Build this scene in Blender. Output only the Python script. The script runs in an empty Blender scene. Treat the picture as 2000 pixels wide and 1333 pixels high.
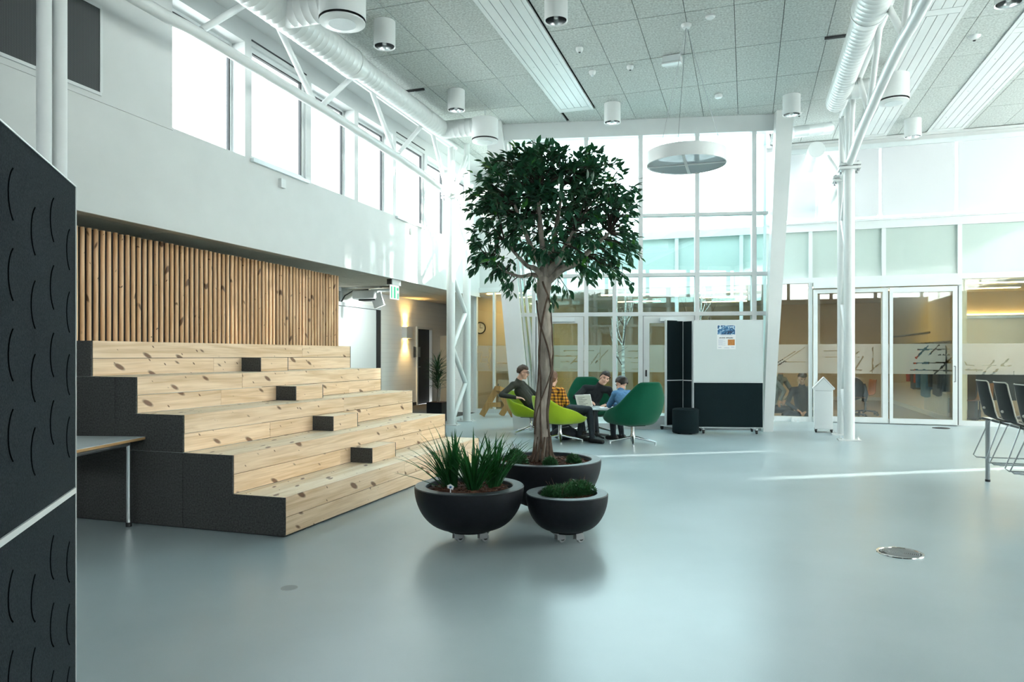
import bpy, bmesh, math, random
import numpy as np
from mathutils import Vector, Matrix, Quaternion, noise
random.seed(7)
sc = bpy.context.scene
COL = sc.collection
PI = math.pi
# ------------------------------------------------------------------ camera
FPX, HZ, CAMH, YAW = 1400.0, 693.7, 1.38, math.radians(18.13)
RT = Vector((math.cos(YAW), math.sin(YAW), 0)); FW = Vector((-math.sin(YAW), math.cos(YAW), 0))
cam = bpy.data.objects.new('camera', bpy.data.cameras.new('camera')); COL.objects.link(cam)
cam.data.sensor_width = 36.0; cam.data.lens = FPX / 2000 * 36.0
cam.data.shift_y = (HZ - 666.5) / 2000.0
cam.data.clip_start = 0.05; cam.data.clip_end = 300
cam.location = (0, 0, CAMH); cam.rotation_euler = (PI / 2, 0, YAW)
sc.camera = cam
# ------------------------------------------------------------------ world, sun, exposure
sc.view_settings.view_transform = 'Standard'; sc.view_settings.look = 'None'
sc.view_settings.gamma = 1.0; sc.view_settings.use_curve_mapping = False
sc.view_settings.exposure = 1.16
world = bpy.data.worlds.new('sky'); sc.world = world; world.use_nodes = True
wn = world.node_tree; wn.nodes.clear()
wo = wn.nodes.new('ShaderNodeOutputWorld'); wb = wn.nodes.new('ShaderNodeBackground')
wr = wn.nodes.new('ShaderNodeValToRGB'); ws = wn.nodes.new('ShaderNodeSeparateXYZ'); wt = wn.nodes.new('ShaderNodeTexCoord')
wn.links.new(wt.outputs['Generated'], ws.inputs[0]); wn.links.new(ws.outputs['Z'], wr.inputs[0])
wr.color_ramp.elements[0].position = 0.0; wr.color_ramp.elements[0].color = (0.97, 0.985, 1.0, 1)
wr.color_ramp.elements[1].position = 0.8; wr.color_ramp.elements[1].color = (0.78, 0.90, 1.0, 1)
wb.inputs['Strength'].default_value = 5.2
wn.links.new(wr.outputs[0], wb.inputs[0]); wn.links.new(wb.outputs[0], wo.inputs[0])
sun = bpy.data.objects.new('sun', bpy.data.lights.new('sun', 'SUN')); COL.objects.link(sun)
sun.data.energy = 13.0; sun.data.angle = math.radians(0.9); sun.data.color = (1.0, 0.94, 0.87)
sun.rotation_euler = Vector((0.86, 0.51, 0.212)).to_track_quat('Z', 'Y').to_euler()

def portal(name, center, nrm, w, hh):
    l = bpy.data.lights.new(name, 'AREA'); l.shape = 'RECTANGLE'; l.size = w; l.size_y = hh
    l.cycles.is_portal = True
    o = bpy.data.objects.new(name, l); COL.objects.link(o); o.location = center
    o.rotation_euler = Vector(nrm).to_track_quat('-Z', 'Y').to_euler()
portal('daylight_left', (-6.5, 10.7, 4.62), (1, 0, 0), 10.2, 1.5)
portal('daylight_bay', (-2.0, 13.75, 3.0), (0.1965, -0.9805, 0), 5.2, 5.6)
portal('daylight_back', (0, -8.4, 4.95), (0, 1, 0), 14.0, 1.4)
portal('daylight_right', (8.9, 4.0, 3.4), (-1, 0, 0), 23.6, 4.6)

# ------------------------------------------------------------------ geometry of the picture: a pixel and one known plane give a point
def ray(x, y): return FW + RT * ((x - 1000) / FPX) + Vector((0, 0, (HZ - y) / FPX))
CP = Vector((0, 0, CAMH))
def P(x, y, **k):
    d = ray(x, y)
    for n, v in k.items():
        if n == 'D': return CP + d * v
        i = 'XYZ'.index(n); return CP + d * ((v - CP[i]) / d[i])
def W(l, d, z=0.0):
    v = RT * l + FW * d; v.z = z; return v
BA = Vector((-4.22, 13.0, 0)); BB = Vector((0.37, 13.92, 0))
BU = (BB - BA).normalized(); BN = Vector((BU.y, -BU.x, 0))      # towards the hall
BM = Matrix(((BU.x, -BN.x, 0, BA.x), (BU.y, -BN.y, 0, BA.y), (0, 0, 1, 0), (0, 0, 0, 1)))  # s, depth outwards, z
def PB(x, y, off=0.0):
    d = ray(x, y); o = BA + BN * off
    t = (o - CP).dot(BN) / d.dot(BN); p = CP + d * t
    return (p - BA).dot(BU), p.z

# ------------------------------------------------------------------ materials
def new_mat(name):
    m = bpy.data.materials.new(name); m.use_nodes = True
    return m, m.node_tree, m.node_tree.nodes['Principled BSDF']
def L(nt, a, b): nt.links.new(a, b)
def N(nt, t, **k):
    n = nt.nodes.new(t)
    for a, b in k.items():
        if a.startswith('i_'):
            key = a[2:]; key = int(key) if key.isdigit() else key.replace('_', ' ')
            n.inputs[key].default_value = b
        else: setattr(n, a, b)
    return n
def mat(name, col, rough=0.5, metal=0.0, var=0.0, scale=8.0, bump=0.0, bscale=None, spec=0.5, stretch=None, detail=4.0, sheen=0.0):
    m, nt, b = new_mat(name)
    b.inputs['Base Color'].default_value = (*col, 1); b.inputs['Roughness'].default_value = rough
    b.inputs['Metallic'].default_value = metal; b.inputs['Specular IOR Level'].default_value = spec
    if sheen: b.inputs['Sheen Weight'].default_value = sheen
    if var or bump:
        tc = N(nt, 'ShaderNodeTexCoord'); mp = N(nt, 'ShaderNodeMapping')
        if stretch: mp.inputs['Scale'].default_value = stretch
        L(nt, tc.outputs['Object'], mp.inputs[0])
        if var:
            nz = N(nt, 'ShaderNodeTexNoise', i_Scale=scale, i_Detail=detail); L(nt, mp.outputs[0], nz.inputs['Vector'])
            rp = N(nt, 'ShaderNodeValToRGB')
            rp.color_ramp.elements[0].position = 0.3; rp.color_ramp.elements[1].position = 0.7
            rp.color_ramp.elements[0].color = (*[c * (1 - var) for c in col], 1)
            rp.color_ramp.elements[1].color = (*[min(1, c * (1 + var)) for c in col], 1)
            L(nt, nz.outputs[0], rp.inputs[0]); L(nt, rp.outputs[0], b.inputs['Base Color'])
        if bump:
            n2 = N(nt, 'ShaderNodeTexNoise', i_Scale=bscale or scale, i_Detail=3.0); L(nt, mp.outputs[0], n2.inputs['Vector'])
            bp = N(nt, 'ShaderNodeBump', i_Strength=bump, i_Distance=0.01); L(nt, n2.outputs[0], bp.inputs['Height'])
            L(nt, bp.outputs[0], b.inputs['Normal'])
    return m
def emit(name, col, s):
    m = bpy.data.materials.new(name); m.use_nodes = True; nt = m.node_tree; nt.nodes.clear()
    o = N(nt, 'ShaderNodeOutputMaterial'); e = N(nt, 'ShaderNodeEmission'); e.inputs[0].default_value = (*col, 1); e.inputs[1].default_value = s
    L(nt, e.outputs[0], o.inputs[0]); return m
def glass(name, tint=(0.93, 0.98, 0.96), refl=1.0, rough=0.0):
    m = bpy.data.materials.new(name); m.use_nodes = True; nt = m.node_tree; nt.nodes.clear()
    o = N(nt, 'ShaderNodeOutputMaterial'); t = N(nt, 'ShaderNodeBsdfTransparent'); g = N(nt, 'ShaderNodeBsdfGlossy')
    t.inputs[0].default_value = (*tint, 1); g.inputs['Roughness'].default_value = rough; g.inputs[0].default_value = (1, 1, 1, 1)
    lw = N(nt, 'ShaderNodeLayerWeight'); lw.inputs['Blend'].default_value = 0.5
    f = N(nt, 'ShaderNodeMath', operation='POWER'); f.inputs[1].default_value = 5.0; L(nt, lw.outputs['Facing'], f.inputs[0])
    mu = N(nt, 'ShaderNodeMath', operation='MULTIPLY_ADD'); mu.inputs[1].default_value = 0.7; mu.inputs[2].default_value = 0.04 * refl
    mx = N(nt, 'ShaderNodeMixShader'); L(nt, f.outputs[0], mu.inputs[0]); L(nt, mu.outputs[0], mx.inputs[0])
    L(nt, t.outputs[0], mx.inputs[1]); L(nt, g.outputs[0], mx.inputs[2]); L(nt, mx.outputs[0], o.inputs[0]); return m
def translucent(name, col, frac=0.5, rough_mix=0.0):
    m = bpy.data.materials.new(name); m.use_nodes = True; nt = m.node_tree; nt.nodes.clear()
    o = N(nt, 'ShaderNodeOutputMaterial'); t = N(nt, 'ShaderNodeBsdfTranslucent'); d = N(nt, 'ShaderNodeBsdfDiffuse')
    t.inputs[0].default_value = (*col, 1); d.inputs[0].default_value = (*col, 1)
    mx = N(nt, 'ShaderNodeMixShader'); mx.inputs[0].default_value = frac
    L(nt, d.outputs[0], mx.inputs[1]); L(nt, t.outputs[0], mx.inputs[2])
    if rough_mix:
        tr = N(nt, 'ShaderNodeBsdfTransparent'); m2 = N(nt, 'ShaderNodeMixShader'); m2.inputs[0].default_value = rough_mix
        L(nt, mx.outputs[0], m2.inputs[1]); L(nt, tr.outputs[0], m2.inputs[2]); L(nt, m2.outputs[0], o.inputs[0])
    else: L(nt, mx.outputs[0], o.inputs[0])
    return m
def pine(name, base, axis=1, knots=True, dark=(0.15, 0.058, 0.024)):
    """long grain along one axis of the piece, a different cut of wood for every piece"""
    m, nt, b = new_mat(name)
    tc = N(nt, 'ShaderNodeTexCoord'); oi = N(nt, 'ShaderNodeObjectInfo')
    mu = N(nt, 'ShaderNodeVectorMath', operation='SCALE'); mu.inputs['Scale'].default_value = 37.0
    cb = N(nt, 'ShaderNodeCombineXYZ')
    for i in range(3): L(nt, oi.outputs['Random'], cb.inputs[i])
    L(nt, cb.outputs[0], mu.inputs[0])
    ad = N(nt, 'ShaderNodeVectorMath', operation='ADD'); L(nt, tc.outputs['Object'], ad.inputs[0]); L(nt, mu.outputs[0], ad.inputs[1])
    def st(k, o=1.0):
        v = [o, o, o]; v[axis] = k
        mp = N(nt, 'ShaderNodeMapping'); mp.inputs['Scale'].default_value = v; L(nt, ad.outputs[0], mp.inputs[0]); return mp
    g = N(nt, 'ShaderNodeTexNoise', i_Scale=14.0, i_Detail=5.0, i_Distortion=1.2); L(nt, st(0.06).outputs[0], g.inputs['Vector'])
    fine = N(nt, 'ShaderNodeTexNoise', i_Scale=90.0, i_Detail=2.0); L(nt, st(0.03).outputs[0], fine.inputs['Vector'])
    rp = N(nt, 'ShaderNodeValToRGB')
    rp.color_ramp.elements[0].position = 0.33; rp.color_ramp.elements[1].position = 0.62
    rp.color_ramp.elements[0].color = (base[0] * 0.80, base[1] * 0.72, base[2] * 0.60, 1); rp.color_ramp.elements[1].color = (*base, 1)
    L(nt, g.outputs[0], rp.inputs[0])
    mx = N(nt, 'ShaderNodeMix', data_type='RGBA', blend_type='MULTIPLY'); mx.inputs['Factor'].default_value = 0.35
    r2 = N(nt, 'ShaderNodeValToRGB'); r2.color_ramp.elements[0].color = (0.62, 0.52, 0.42, 1); r2.color_ramp.elements[0].position = 0.3; r2.color_ramp.elements[1].position = 0.6
    L(nt, fine.outputs[0], r2.inputs[0]); L(nt, rp.outputs[0], mx.inputs[6]); L(nt, r2.outputs[0], mx.inputs[7])
    # a tone of its own for every piece
    hs = N(nt, 'ShaderNodeHueSaturation'); mr = N(nt, 'ShaderNodeMapRange'); mr.inputs['To Min'].default_value = 0.88; mr.inputs['To Max'].default_value = 1.08
    L(nt, oi.outputs['Random'], mr.inputs[0]); L(nt, mr.outputs[0], hs.inputs['Value']); L(nt, mx.outputs[2], hs.inputs['Color'])
    out = hs.outputs[0]
    if knots:
        sp = N(nt, 'ShaderNodeSeparateXYZ'); L(nt, ad.outputs[0], sp.inputs[0]); o2 = [i for i in range(3) if i != axis]
        vv = N(nt, 'ShaderNodeMath', operation='ADD'); L(nt, sp.outputs[o2[0]], vv.inputs[0]); L(nt, sp.outputs[o2[1]], vv.inputs[1])
        for su, sv, lo, hi, soft in ((2.6, 6.4, -0.10, 0.17, 0.05), (5.5, 9.0, -0.10, 0.085, 0.03)):
            mu_ = N(nt, 'ShaderNodeMath', operation='MULTIPLY'); mu_.inputs[1].default_value = su; L(nt, sp.outputs[axis], mu_.inputs[0])
            mv_ = N(nt, 'ShaderNodeMath', operation='MULTIPLY_ADD'); mv_.inputs[1].default_value = sv; L(nt, vv.outputs[0], mv_.inputs[0]); L(nt, mu_.outputs[0], mv_.inputs[2])
            c2 = N(nt, 'ShaderNodeCombineXYZ'); L(nt, mu_.outputs[0], c2.inputs[0]); L(nt, mv_.outputs[0], c2.inputs[1])
            v = N(nt, 'ShaderNodeTexVoronoi', i_Scale=1.0, i_Randomness=0.9); v.voronoi_dimensions = '2D'; L(nt, c2.outputs[0], v.inputs['Vector'])
            th = N(nt, 'ShaderNodeMapRange'); th.inputs['To Min'].default_value = lo; th.inputs['To Max'].default_value = hi
            sc_ = N(nt, 'ShaderNodeSeparateColor'); L(nt, v.outputs['Color'], sc_.inputs[0]); L(nt, sc_.outputs[0], th.inputs[0])
            sb = N(nt, 'ShaderNodeMath', operation='SUBTRACT'); L(nt, th.outputs[0], sb.inputs[0]); L(nt, v.outputs['Distance'], sb.inputs[1])
            kr = N(nt, 'ShaderNodeMapRange'); kr.inputs['From Min'].default_value = -soft * 0.4; kr.inputs['From Max'].default_value = soft; kr.inputs['To Max'].default_value = 0.9; L(nt, sb.outputs[0], kr.inputs[0])
            km = N(nt, 'ShaderNodeMix', data_type='RGBA'); L(nt, kr.outputs[0], km.inputs['Factor']); L(nt, out, km.inputs[6]); km.inputs[7].default_value = (*dark, 1)
            out = km.outputs[2]
    L(nt, out, b.inputs['Base Color']); b.inputs['Roughness'].default_value = 0.42; b.inputs['Specular IOR Level'].default_value = 0.45
    return m

M = {}
M['bin_white'] = mat('white_sheet_steel', (0.82, 0.85, 0.85), 0.4, var=0.01, scale=4)
M['white'] = mat('white_paint', (0.585, 0.605, 0.60), 0.6, var=0.02, scale=3)
M['steel_white'] = mat('white_lacquered_steel', (0.69, 0.715, 0.71), 0.32, var=0.02, scale=4)
M['alu'] = mat('pale_aluminium', (0.66, 0.71, 0.72), 0.38, 0.2, var=0.03, scale=6)
M['frame'] = mat('white_window_frame', (0.64, 0.67, 0.67), 0.4, var=0.02, scale=5)
M['chrome'] = mat('polished_aluminium', (0.75, 0.77, 0.78), 0.12, 1.0)
M['grey_metal'] = mat('grey_metal', (0.35, 0.37, 0.38), 0.35, 0.9)
M['black'] = mat('black_plastic', (0.012, 0.013, 0.014), 0.45)
M['dark'] = mat('dark_grey', (0.03, 0.033, 0.036), 0.6)
M['felt'] = mat('charcoal_felt', (0.018, 0.024, 0.029), 0.95, var=0.45, scale=160, bump=0.35, bscale=300, spec=0.15)
M['felt_teal'] = mat('dark_teal_felt', (0.008, 0.017, 0.020), 0.95, var=0.3, scale=160, bump=0.2, bscale=300, spec=0.15)
M['mdf'] = mat('charcoal_fibreboard', (0.052, 0.053, 0.051), 0.75, var=0.55, scale=75, bump=0.05, spec=0.3)
M['wood_wool'] = mat('wood_wool_board', (0.50, 0.53, 0.51), 0.95, var=0.26, scale=38, bump=0.12, bscale=60, spec=0.1, detail=8)
M['soffit'] = mat('corridor_tile', (0.50, 0.46, 0.38), 0.9, var=0.08, scale=40, spec=0.1)
M['joint'] = mat('dark_joint', (0.03, 0.03, 0.03), 0.95, spec=0.0)
M['groove'] = mat('black_groove', (0.003, 0.004, 0.005), 1.0, spec=0.0)
M['pine'] = pine('pine_board', (0.90, 0.69, 0.49), 1)
M['pine_x'] = pine('pine_board_cross', (0.80, 0.60, 0.38), 0)
M['pine_tread'] = pine('worn_toplit_pine_tread', (0.95, 0.84, 0.67), 1)  # worn treads, with the stronger light from above put into the colour
M['slat'] = pine('larch_slat', (0.90, 0.60, 0.36), 2, knots=True, dark=(0.12, 0.05, 0.02))
M['timber'] = pine('rough_timber', (0.46, 0.27, 0.10), 2, knots=False)
M['bowl'] = mat('black_fibreglass', (0.0055, 0.0068, 0.010), 0.5, var=0.25, scale=30, bump=0.05, bscale=90, spec=0.3)
M['rim'] = mat('worn_black_rim', (0.032, 0.041, 0.05), 0.4, var=0.3, scale=25)
M['zinc'] = mat('zinc_plate', (0.32, 0.33, 0.34), 0.4, 0.6)
M['rubber'] = mat('grey_wheel', (0.30, 0.32, 0.33), 0.5)
M['bark'] = mat('grey_bark', (0.30, 0.26, 0.22), 0.9, var=0.5, scale=14, bump=0.9, bscale=30, stretch=(1, 1, 0.3), spec=0.1)
M['twig'] = mat('dark_twig', (0.05, 0.042, 0.034), 0.9, spec=0.1)
M['glass_bay'] = glass('tinted_bay_glass', (0.84, 0.955, 0.95), 1.0)
M['vine'] = mat('brown_vine', (0.115, 0.08, 0.06), 0.85, var=0.3, scale=20, spec=0.1)
M['birch'] = mat('birch_bark', (0.62, 0.62, 0.58), 0.8, var=0.6, scale=9, stretch=(1, 1, 2.5))
M['bark_chips'] = mat('bark_chips', (0.085, 0.036, 0.022), 0.85, var=0.6, scale=25, spec=0.2)
M['lime'] = mat('lime_wool', (0.36, 0.50, 0.022), 0.9, var=0.12, scale=180, bump=0.1, bscale=300, spec=0.15, sheen=0.2)
M['green'] = mat('bottle_green_wool', (0.003, 0.082, 0.042), 0.9, var=0.12, scale=180, bump=0.1, bscale=300, spec=0.15, sheen=0.1)
M['skin'] = mat('skin', (0.62, 0.37, 0.27), 0.5, var=0.06, scale=20)
M['hair_brown'] = mat('brown_hair', (0.055, 0.030, 0.016), 0.55, var=0.4, scale=60)
M['hair_auburn'] = mat('auburn_hair', (0.15, 0.065, 0.028), 0.55, var=0.4, scale=60)
M['hair_dark'] = mat('dark_hair', (0.022, 0.014, 0.010), 0.5, var=0.4, scale=60)
M['olive'] = mat('dark_olive_knit', (0.030, 0.033, 0.024), 0.9, var=0.3, scale=50, stretch=(1, 1, 4))
M['navy'] = mat('black_navy_knit', (0.008, 0.012, 0.016), 0.9, var=0.3, scale=60)
M['blue_shirt'] = mat('blue_cotton', (0.07, 0.19, 0.36), 0.85, var=0.15, scale=30)
M['jeans'] = mat('dark_denim', (0.016, 0.024, 0.032), 0.85, var=0.35, scale=50)
M['shoe'] = mat('black_shoe', (0.010, 0.010, 0.011), 0.55)
M['sole'] = mat('white_sole', (0.62, 0.62, 0.60), 0.6)
M['grey_tee'] = mat('grey_tee', (0.20, 0.24, 0.25), 0.9, var=0.2, scale=30)
M['jacket_blue'] = mat('blue_jacket', (0.022, 0.13, 0.30), 0.6, var=0.25, scale=14)
M['jacket_dark'] = mat('dark_jacket', (0.012, 0.014, 0.02), 0.7, var=0.3, scale=14)
M['jacket_red'] = mat('red_sleeve', (0.42, 0.06, 0.03), 0.7)
M['brown_ply'] = mat('brown_plywood', (0.24, 0.09, 0.025), 0.35, var=0.25, scale=12, stretch=(1, 1, 0.2))
M['beige'] = mat('classroom_wall', (0.66, 0.58, 0.44), 0.8, var=0.03, scale=3)  # white walls, the warm room light mixed into their colour
M['room_floor'] = mat('classroom_floor', (0.30, 0.27, 0.22), 0.45, var=0.05, scale=3)
M['carpet'] = mat('dark_carpet', (0.045, 0.045, 0.043), 0.95, var=0.3, scale=200)
M['spandrel'] = mat('green_frosted_glass', (0.47, 0.55, 0.515), 0.06, var=0.01, scale=2, spec=0.35)
M['glass'] = glass('clear_glass', (0.95, 0.985, 0.975), 1.0)
M['glass_low'] = glass('facade_glass', (0.90, 0.93, 0.90), 1.6)
M['glass_green'] = glass('green_glass', (0.90, 0.965, 0.93), 1.0)
M['film'] = translucent('frosted_film', (0.62, 0.62, 0.58), 0.5, 0.35)
M['blind'] = translucent('white_blind', (0.66, 0.67, 0.69), 0.045)
M['opal'] = translucent('opal_diffuser', (0.66, 0.72, 0.74), 0.4, 0.45)
M['added_blind'] = translucent('added_sun_blind', (0.93, 0.93, 0.92), 0.72)
M['table_white'] = mat('white_laminate', (0.68, 0.74, 0.76), 0.3)
M['ply_edge'] = mat('plywood_edge', (0.42, 0.25, 0.10), 0.6, var=0.3, scale=50, stretch=(0.1, 0.1, 6))
M['whiteboard'] = mat('whiteboard_enamel', (0.64, 0.695, 0.695), 0.25, var=0.01, scale=2)
M['paper'] = mat('paper', (0.80, 0.81, 0.82), 0.7)
M['reflector'] = mat('mirror_reflector', (0.90, 0.92, 0.93), 0.16, 1.0)
M['sign_green'] = emit('lit_green_sign', (0.10, 0.62, 0.36), 0.6)
M['sign_white'] = emit('lit_white_sign', (0.95, 1.0, 0.97), 0.5)
M['tube_warm'] = emit('warm_tube', (1.0, 0.68, 0.28), 15.0)
M['sconce_glow'] = emit('warm_bulb', (1.0, 0.62, 0.16), 14.0)
M['outdoor'] = mat('courtyard_paving', (0.42, 0.43, 0.42), 0.8, var=0.15, scale=4)
M['radiator'] = mat('radiator_enamel', (0.70, 0.70, 0.66), 0.4)

def leaf_mat(name, col, tr):
    m, nt, b = new_mat(name); out = nt.nodes['Material Output']
    oi = N(nt, 'ShaderNodeObjectInfo'); tc = N(nt, 'ShaderNodeTexCoord')
    nz = N(nt, 'ShaderNodeTexNoise', i_Scale=7.0); L(nt, tc.outputs['Object'], nz.inputs['Vector'])
    rp = N(nt, 'ShaderNodeValToRGB'); rp.color_ramp.elements[0].position = 0.35; rp.color_ramp.elements[1].position = 0.75
    rp.color_ramp.elements[0].color = (*[c * 0.6 for c in col], 1); rp.color_ramp.elements[1].color = (*[c * 1.5 for c in col], 1)
    L(nt, nz.outputs[0], rp.inputs[0]); L(nt, rp.outputs[0], b.inputs['Base Color']); b.inputs['Roughness'].default_value = 0.35
    t = N(nt, 'ShaderNodeBsdfTranslucent'); t.inputs[0].default_value = (col[0] * 2.2, col[1] * 2.2, col[2] * 0.9, 1)
    mx = N(nt, 'ShaderNodeMixShader'); mx.inputs[0].default_value = tr
    L(nt, b.outputs[0], mx.inputs[1]); L(nt, t.outputs[0], mx.inputs[2]); L(nt, mx.outputs[0], out.inputs[0]); return m
M['leaf'] = leaf_mat('ficus_leaf', (0.020, 0.088, 0.050), 0.2)
M['leaf_new'] = leaf_mat('young_ficus_leaf', (0.045, 0.17, 0.03), 0.3)
M['blade'] = leaf_mat('grass_blade', (0.014, 0.085, 0.026), 0.2)
M['mound'] = leaf_mat('ground_cover', (0.030, 0.11, 0.045), 0.15)
M['palm'] = leaf_mat('palm_leaf', (0.020, 0.06, 0.028), 0.15)

def floor_mat():
    m, nt, b = new_mat('grey_blue_vinyl')
    tc = N(nt, 'ShaderNodeTexCoord')
    n1 = N(nt, 'ShaderNodeTexNoise', i_Scale=1.1, i_Detail=5.0); n2 = N(nt, 'ShaderNodeTexNoise', i_Scale=260.0, i_Detail=2.0)
    L(nt, tc.outputs['Object'], n1.inputs['Vector']); L(nt, tc.outputs['Object'], n2.inputs['Vector'])
    ad = N(nt, 'ShaderNodeMath', operation='MULTIPLY_ADD'); ad.inputs[1].default_value = 0.35; L(nt, n2.outputs[0], ad.inputs[0]); L(nt, n1.outputs[0], ad.inputs[2])
    rp = N(nt, 'ShaderNodeValToRGB'); rp.color_ramp.elements[0].position = 0.45; rp.color_ramp.elements[1].position = 0.9
    rp.color_ramp.elements[0].color = (0.315, 0.393, 0.418, 1); rp.color_ramp.elements[1].color = (0.39, 0.468, 0.495, 1)
    L(nt, ad.outputs[0], rp.inputs[0]); L(nt, rp.outputs[0], b.inputs['Base Color'])
    r = N(nt, 'ShaderNodeMapRange'); r.inputs['To Min'].default_value = 0.26; r.inputs['To Max'].default_value = 0.36; L(nt, n1.outputs[0], r.inputs[0])
    L(nt, r.outputs[0], b.inputs['Roughness']); return m
M['floor'] = floor_mat()

def brick_mat():
    m, nt, b = new_mat('white_painted_brick')
    tc = N(nt, 'ShaderNodeTexCoord'); mp = N(nt, 'ShaderNodeMapping'); mp.inputs['Rotation'].default_value = (PI / 2, 0, PI / 2)
    L(nt, tc.outputs['Object'], mp.inputs[0])
    br = N(nt, 'ShaderNodeTexBrick', i_Scale=4.2); L(nt, mp.outputs[0], br.inputs['Vector'])
    br.inputs['Color1'].default_value = (0.80, 0.81, 0.79, 1); br.inputs['Color2'].default_value = (0.77, 0.78, 0.76, 1); br.inputs['Mortar'].default_value = (0.72, 0.73, 0.71, 1)
    bp = N(nt, 'ShaderNodeBump', i_Strength=0.3, i_Distance=0.01); L(nt, br.outputs['Fac'], bp.inputs['Height']); bp.invert = True
    L(nt, br.outputs[0], b.inputs['Base Color']); L(nt, bp.outputs[0], b.inputs['Normal']); b.inputs['Roughness'].default_value = 0.8; return m
M['brick'] = brick_mat()
def plaid_mat():
    m, nt, b = new_mat('yellow_plaid')
    tc = N(nt, 'ShaderNodeTexCoord'); sp = N(nt, 'ShaderNodeSeparateXYZ'); L(nt, tc.outputs['Object'], sp.inputs[0])
    def stripes(sock, k):
        a = N(nt, 'ShaderNodeMath', operation='MULTIPLY'); a.inputs[1].default_value = k; L(nt, sock, a.inputs[0])
        s = N(nt, 'ShaderNodeMath', operation='SINE'); L(nt, a.outputs[0], s.inputs[0])
        g = N(nt, 'ShaderNodeMath', operation='GREATER_THAN'); g.inputs[1].default_value = 0.25; L(nt, s.outputs[0], g.inputs[0]); return g.outputs[0]
    u = N(nt, 'ShaderNodeMath', operation='ADD'); L(nt, sp.outputs[0], u.inputs[0]); L(nt, sp.outputs[1], u.inputs[1])
    s1 = stripes(u.outputs[0], 110); s2 = stripes(sp.outputs[2], 130)
    ad = N(nt, 'ShaderNodeMath', operation='ADD'); L(nt, s1, ad.inputs[0]); L(nt, s2, ad.inputs[1])
    hf = N(nt, 'ShaderNodeMath', operation='MULTIPLY'); hf.inputs[1].default_value = 0.5; L(nt, ad.outputs[0], hf.inputs[0])
    rp = N(nt, 'ShaderNodeValToRGB'); rp.color_ramp.interpolation = 'CONSTANT'
    e = rp.color_ramp.elements; e[0].color = (0.80, 0.36, 0.04, 1); e[1].position = 0.8; e[1].color = (0.02, 0.014, 0.012, 1)
    x = e.new(0.35); x.color = (0.30, 0.10, 0.02, 1)
    L(nt, hf.outputs[0], rp.inputs[0]); L(nt, rp.outputs[0], b.inputs['Base Color']); b.inputs['Roughness'].default_value = 0.9; return m
M['plaid'] = plaid_mat()
def perf_mat():
    m, nt, b = new_mat('dark_ribbed_grille')
    tc = N(nt, 'ShaderNodeTexCoord'); w = N(nt, 'ShaderNodeTexWave', i_Scale=22.0); w.bands_direction = 'Y'
    w2 = N(nt, 'ShaderNodeTexWave', i_Scale=30.0); w2.bands_direction = 'Z'
    L(nt, tc.outputs['Object'], w.inputs[0]); L(nt, tc.outputs['Object'], w2.inputs[0])
    a = N(nt, 'ShaderNodeMath', operation='MULTIPLY'); L(nt, w.outputs['Fac'], a.inputs[0]); L(nt, w2.outputs['Fac'], a.inputs[1])
    rp = N(nt, 'ShaderNodeValToRGB'); rp.color_ramp.elements[0].color = (0.012, 0.014, 0.017, 1); rp.color_ramp.elements[1].color = (0.12, 0.135, 0.14, 1)
    L(nt, a.outputs[0], rp.inputs[0]); L(nt, rp.outputs[0], b.inputs['Base Color']); b.inputs['Roughness'].default_value = 0.6; return m
M['grille'] = perf_mat()

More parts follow.
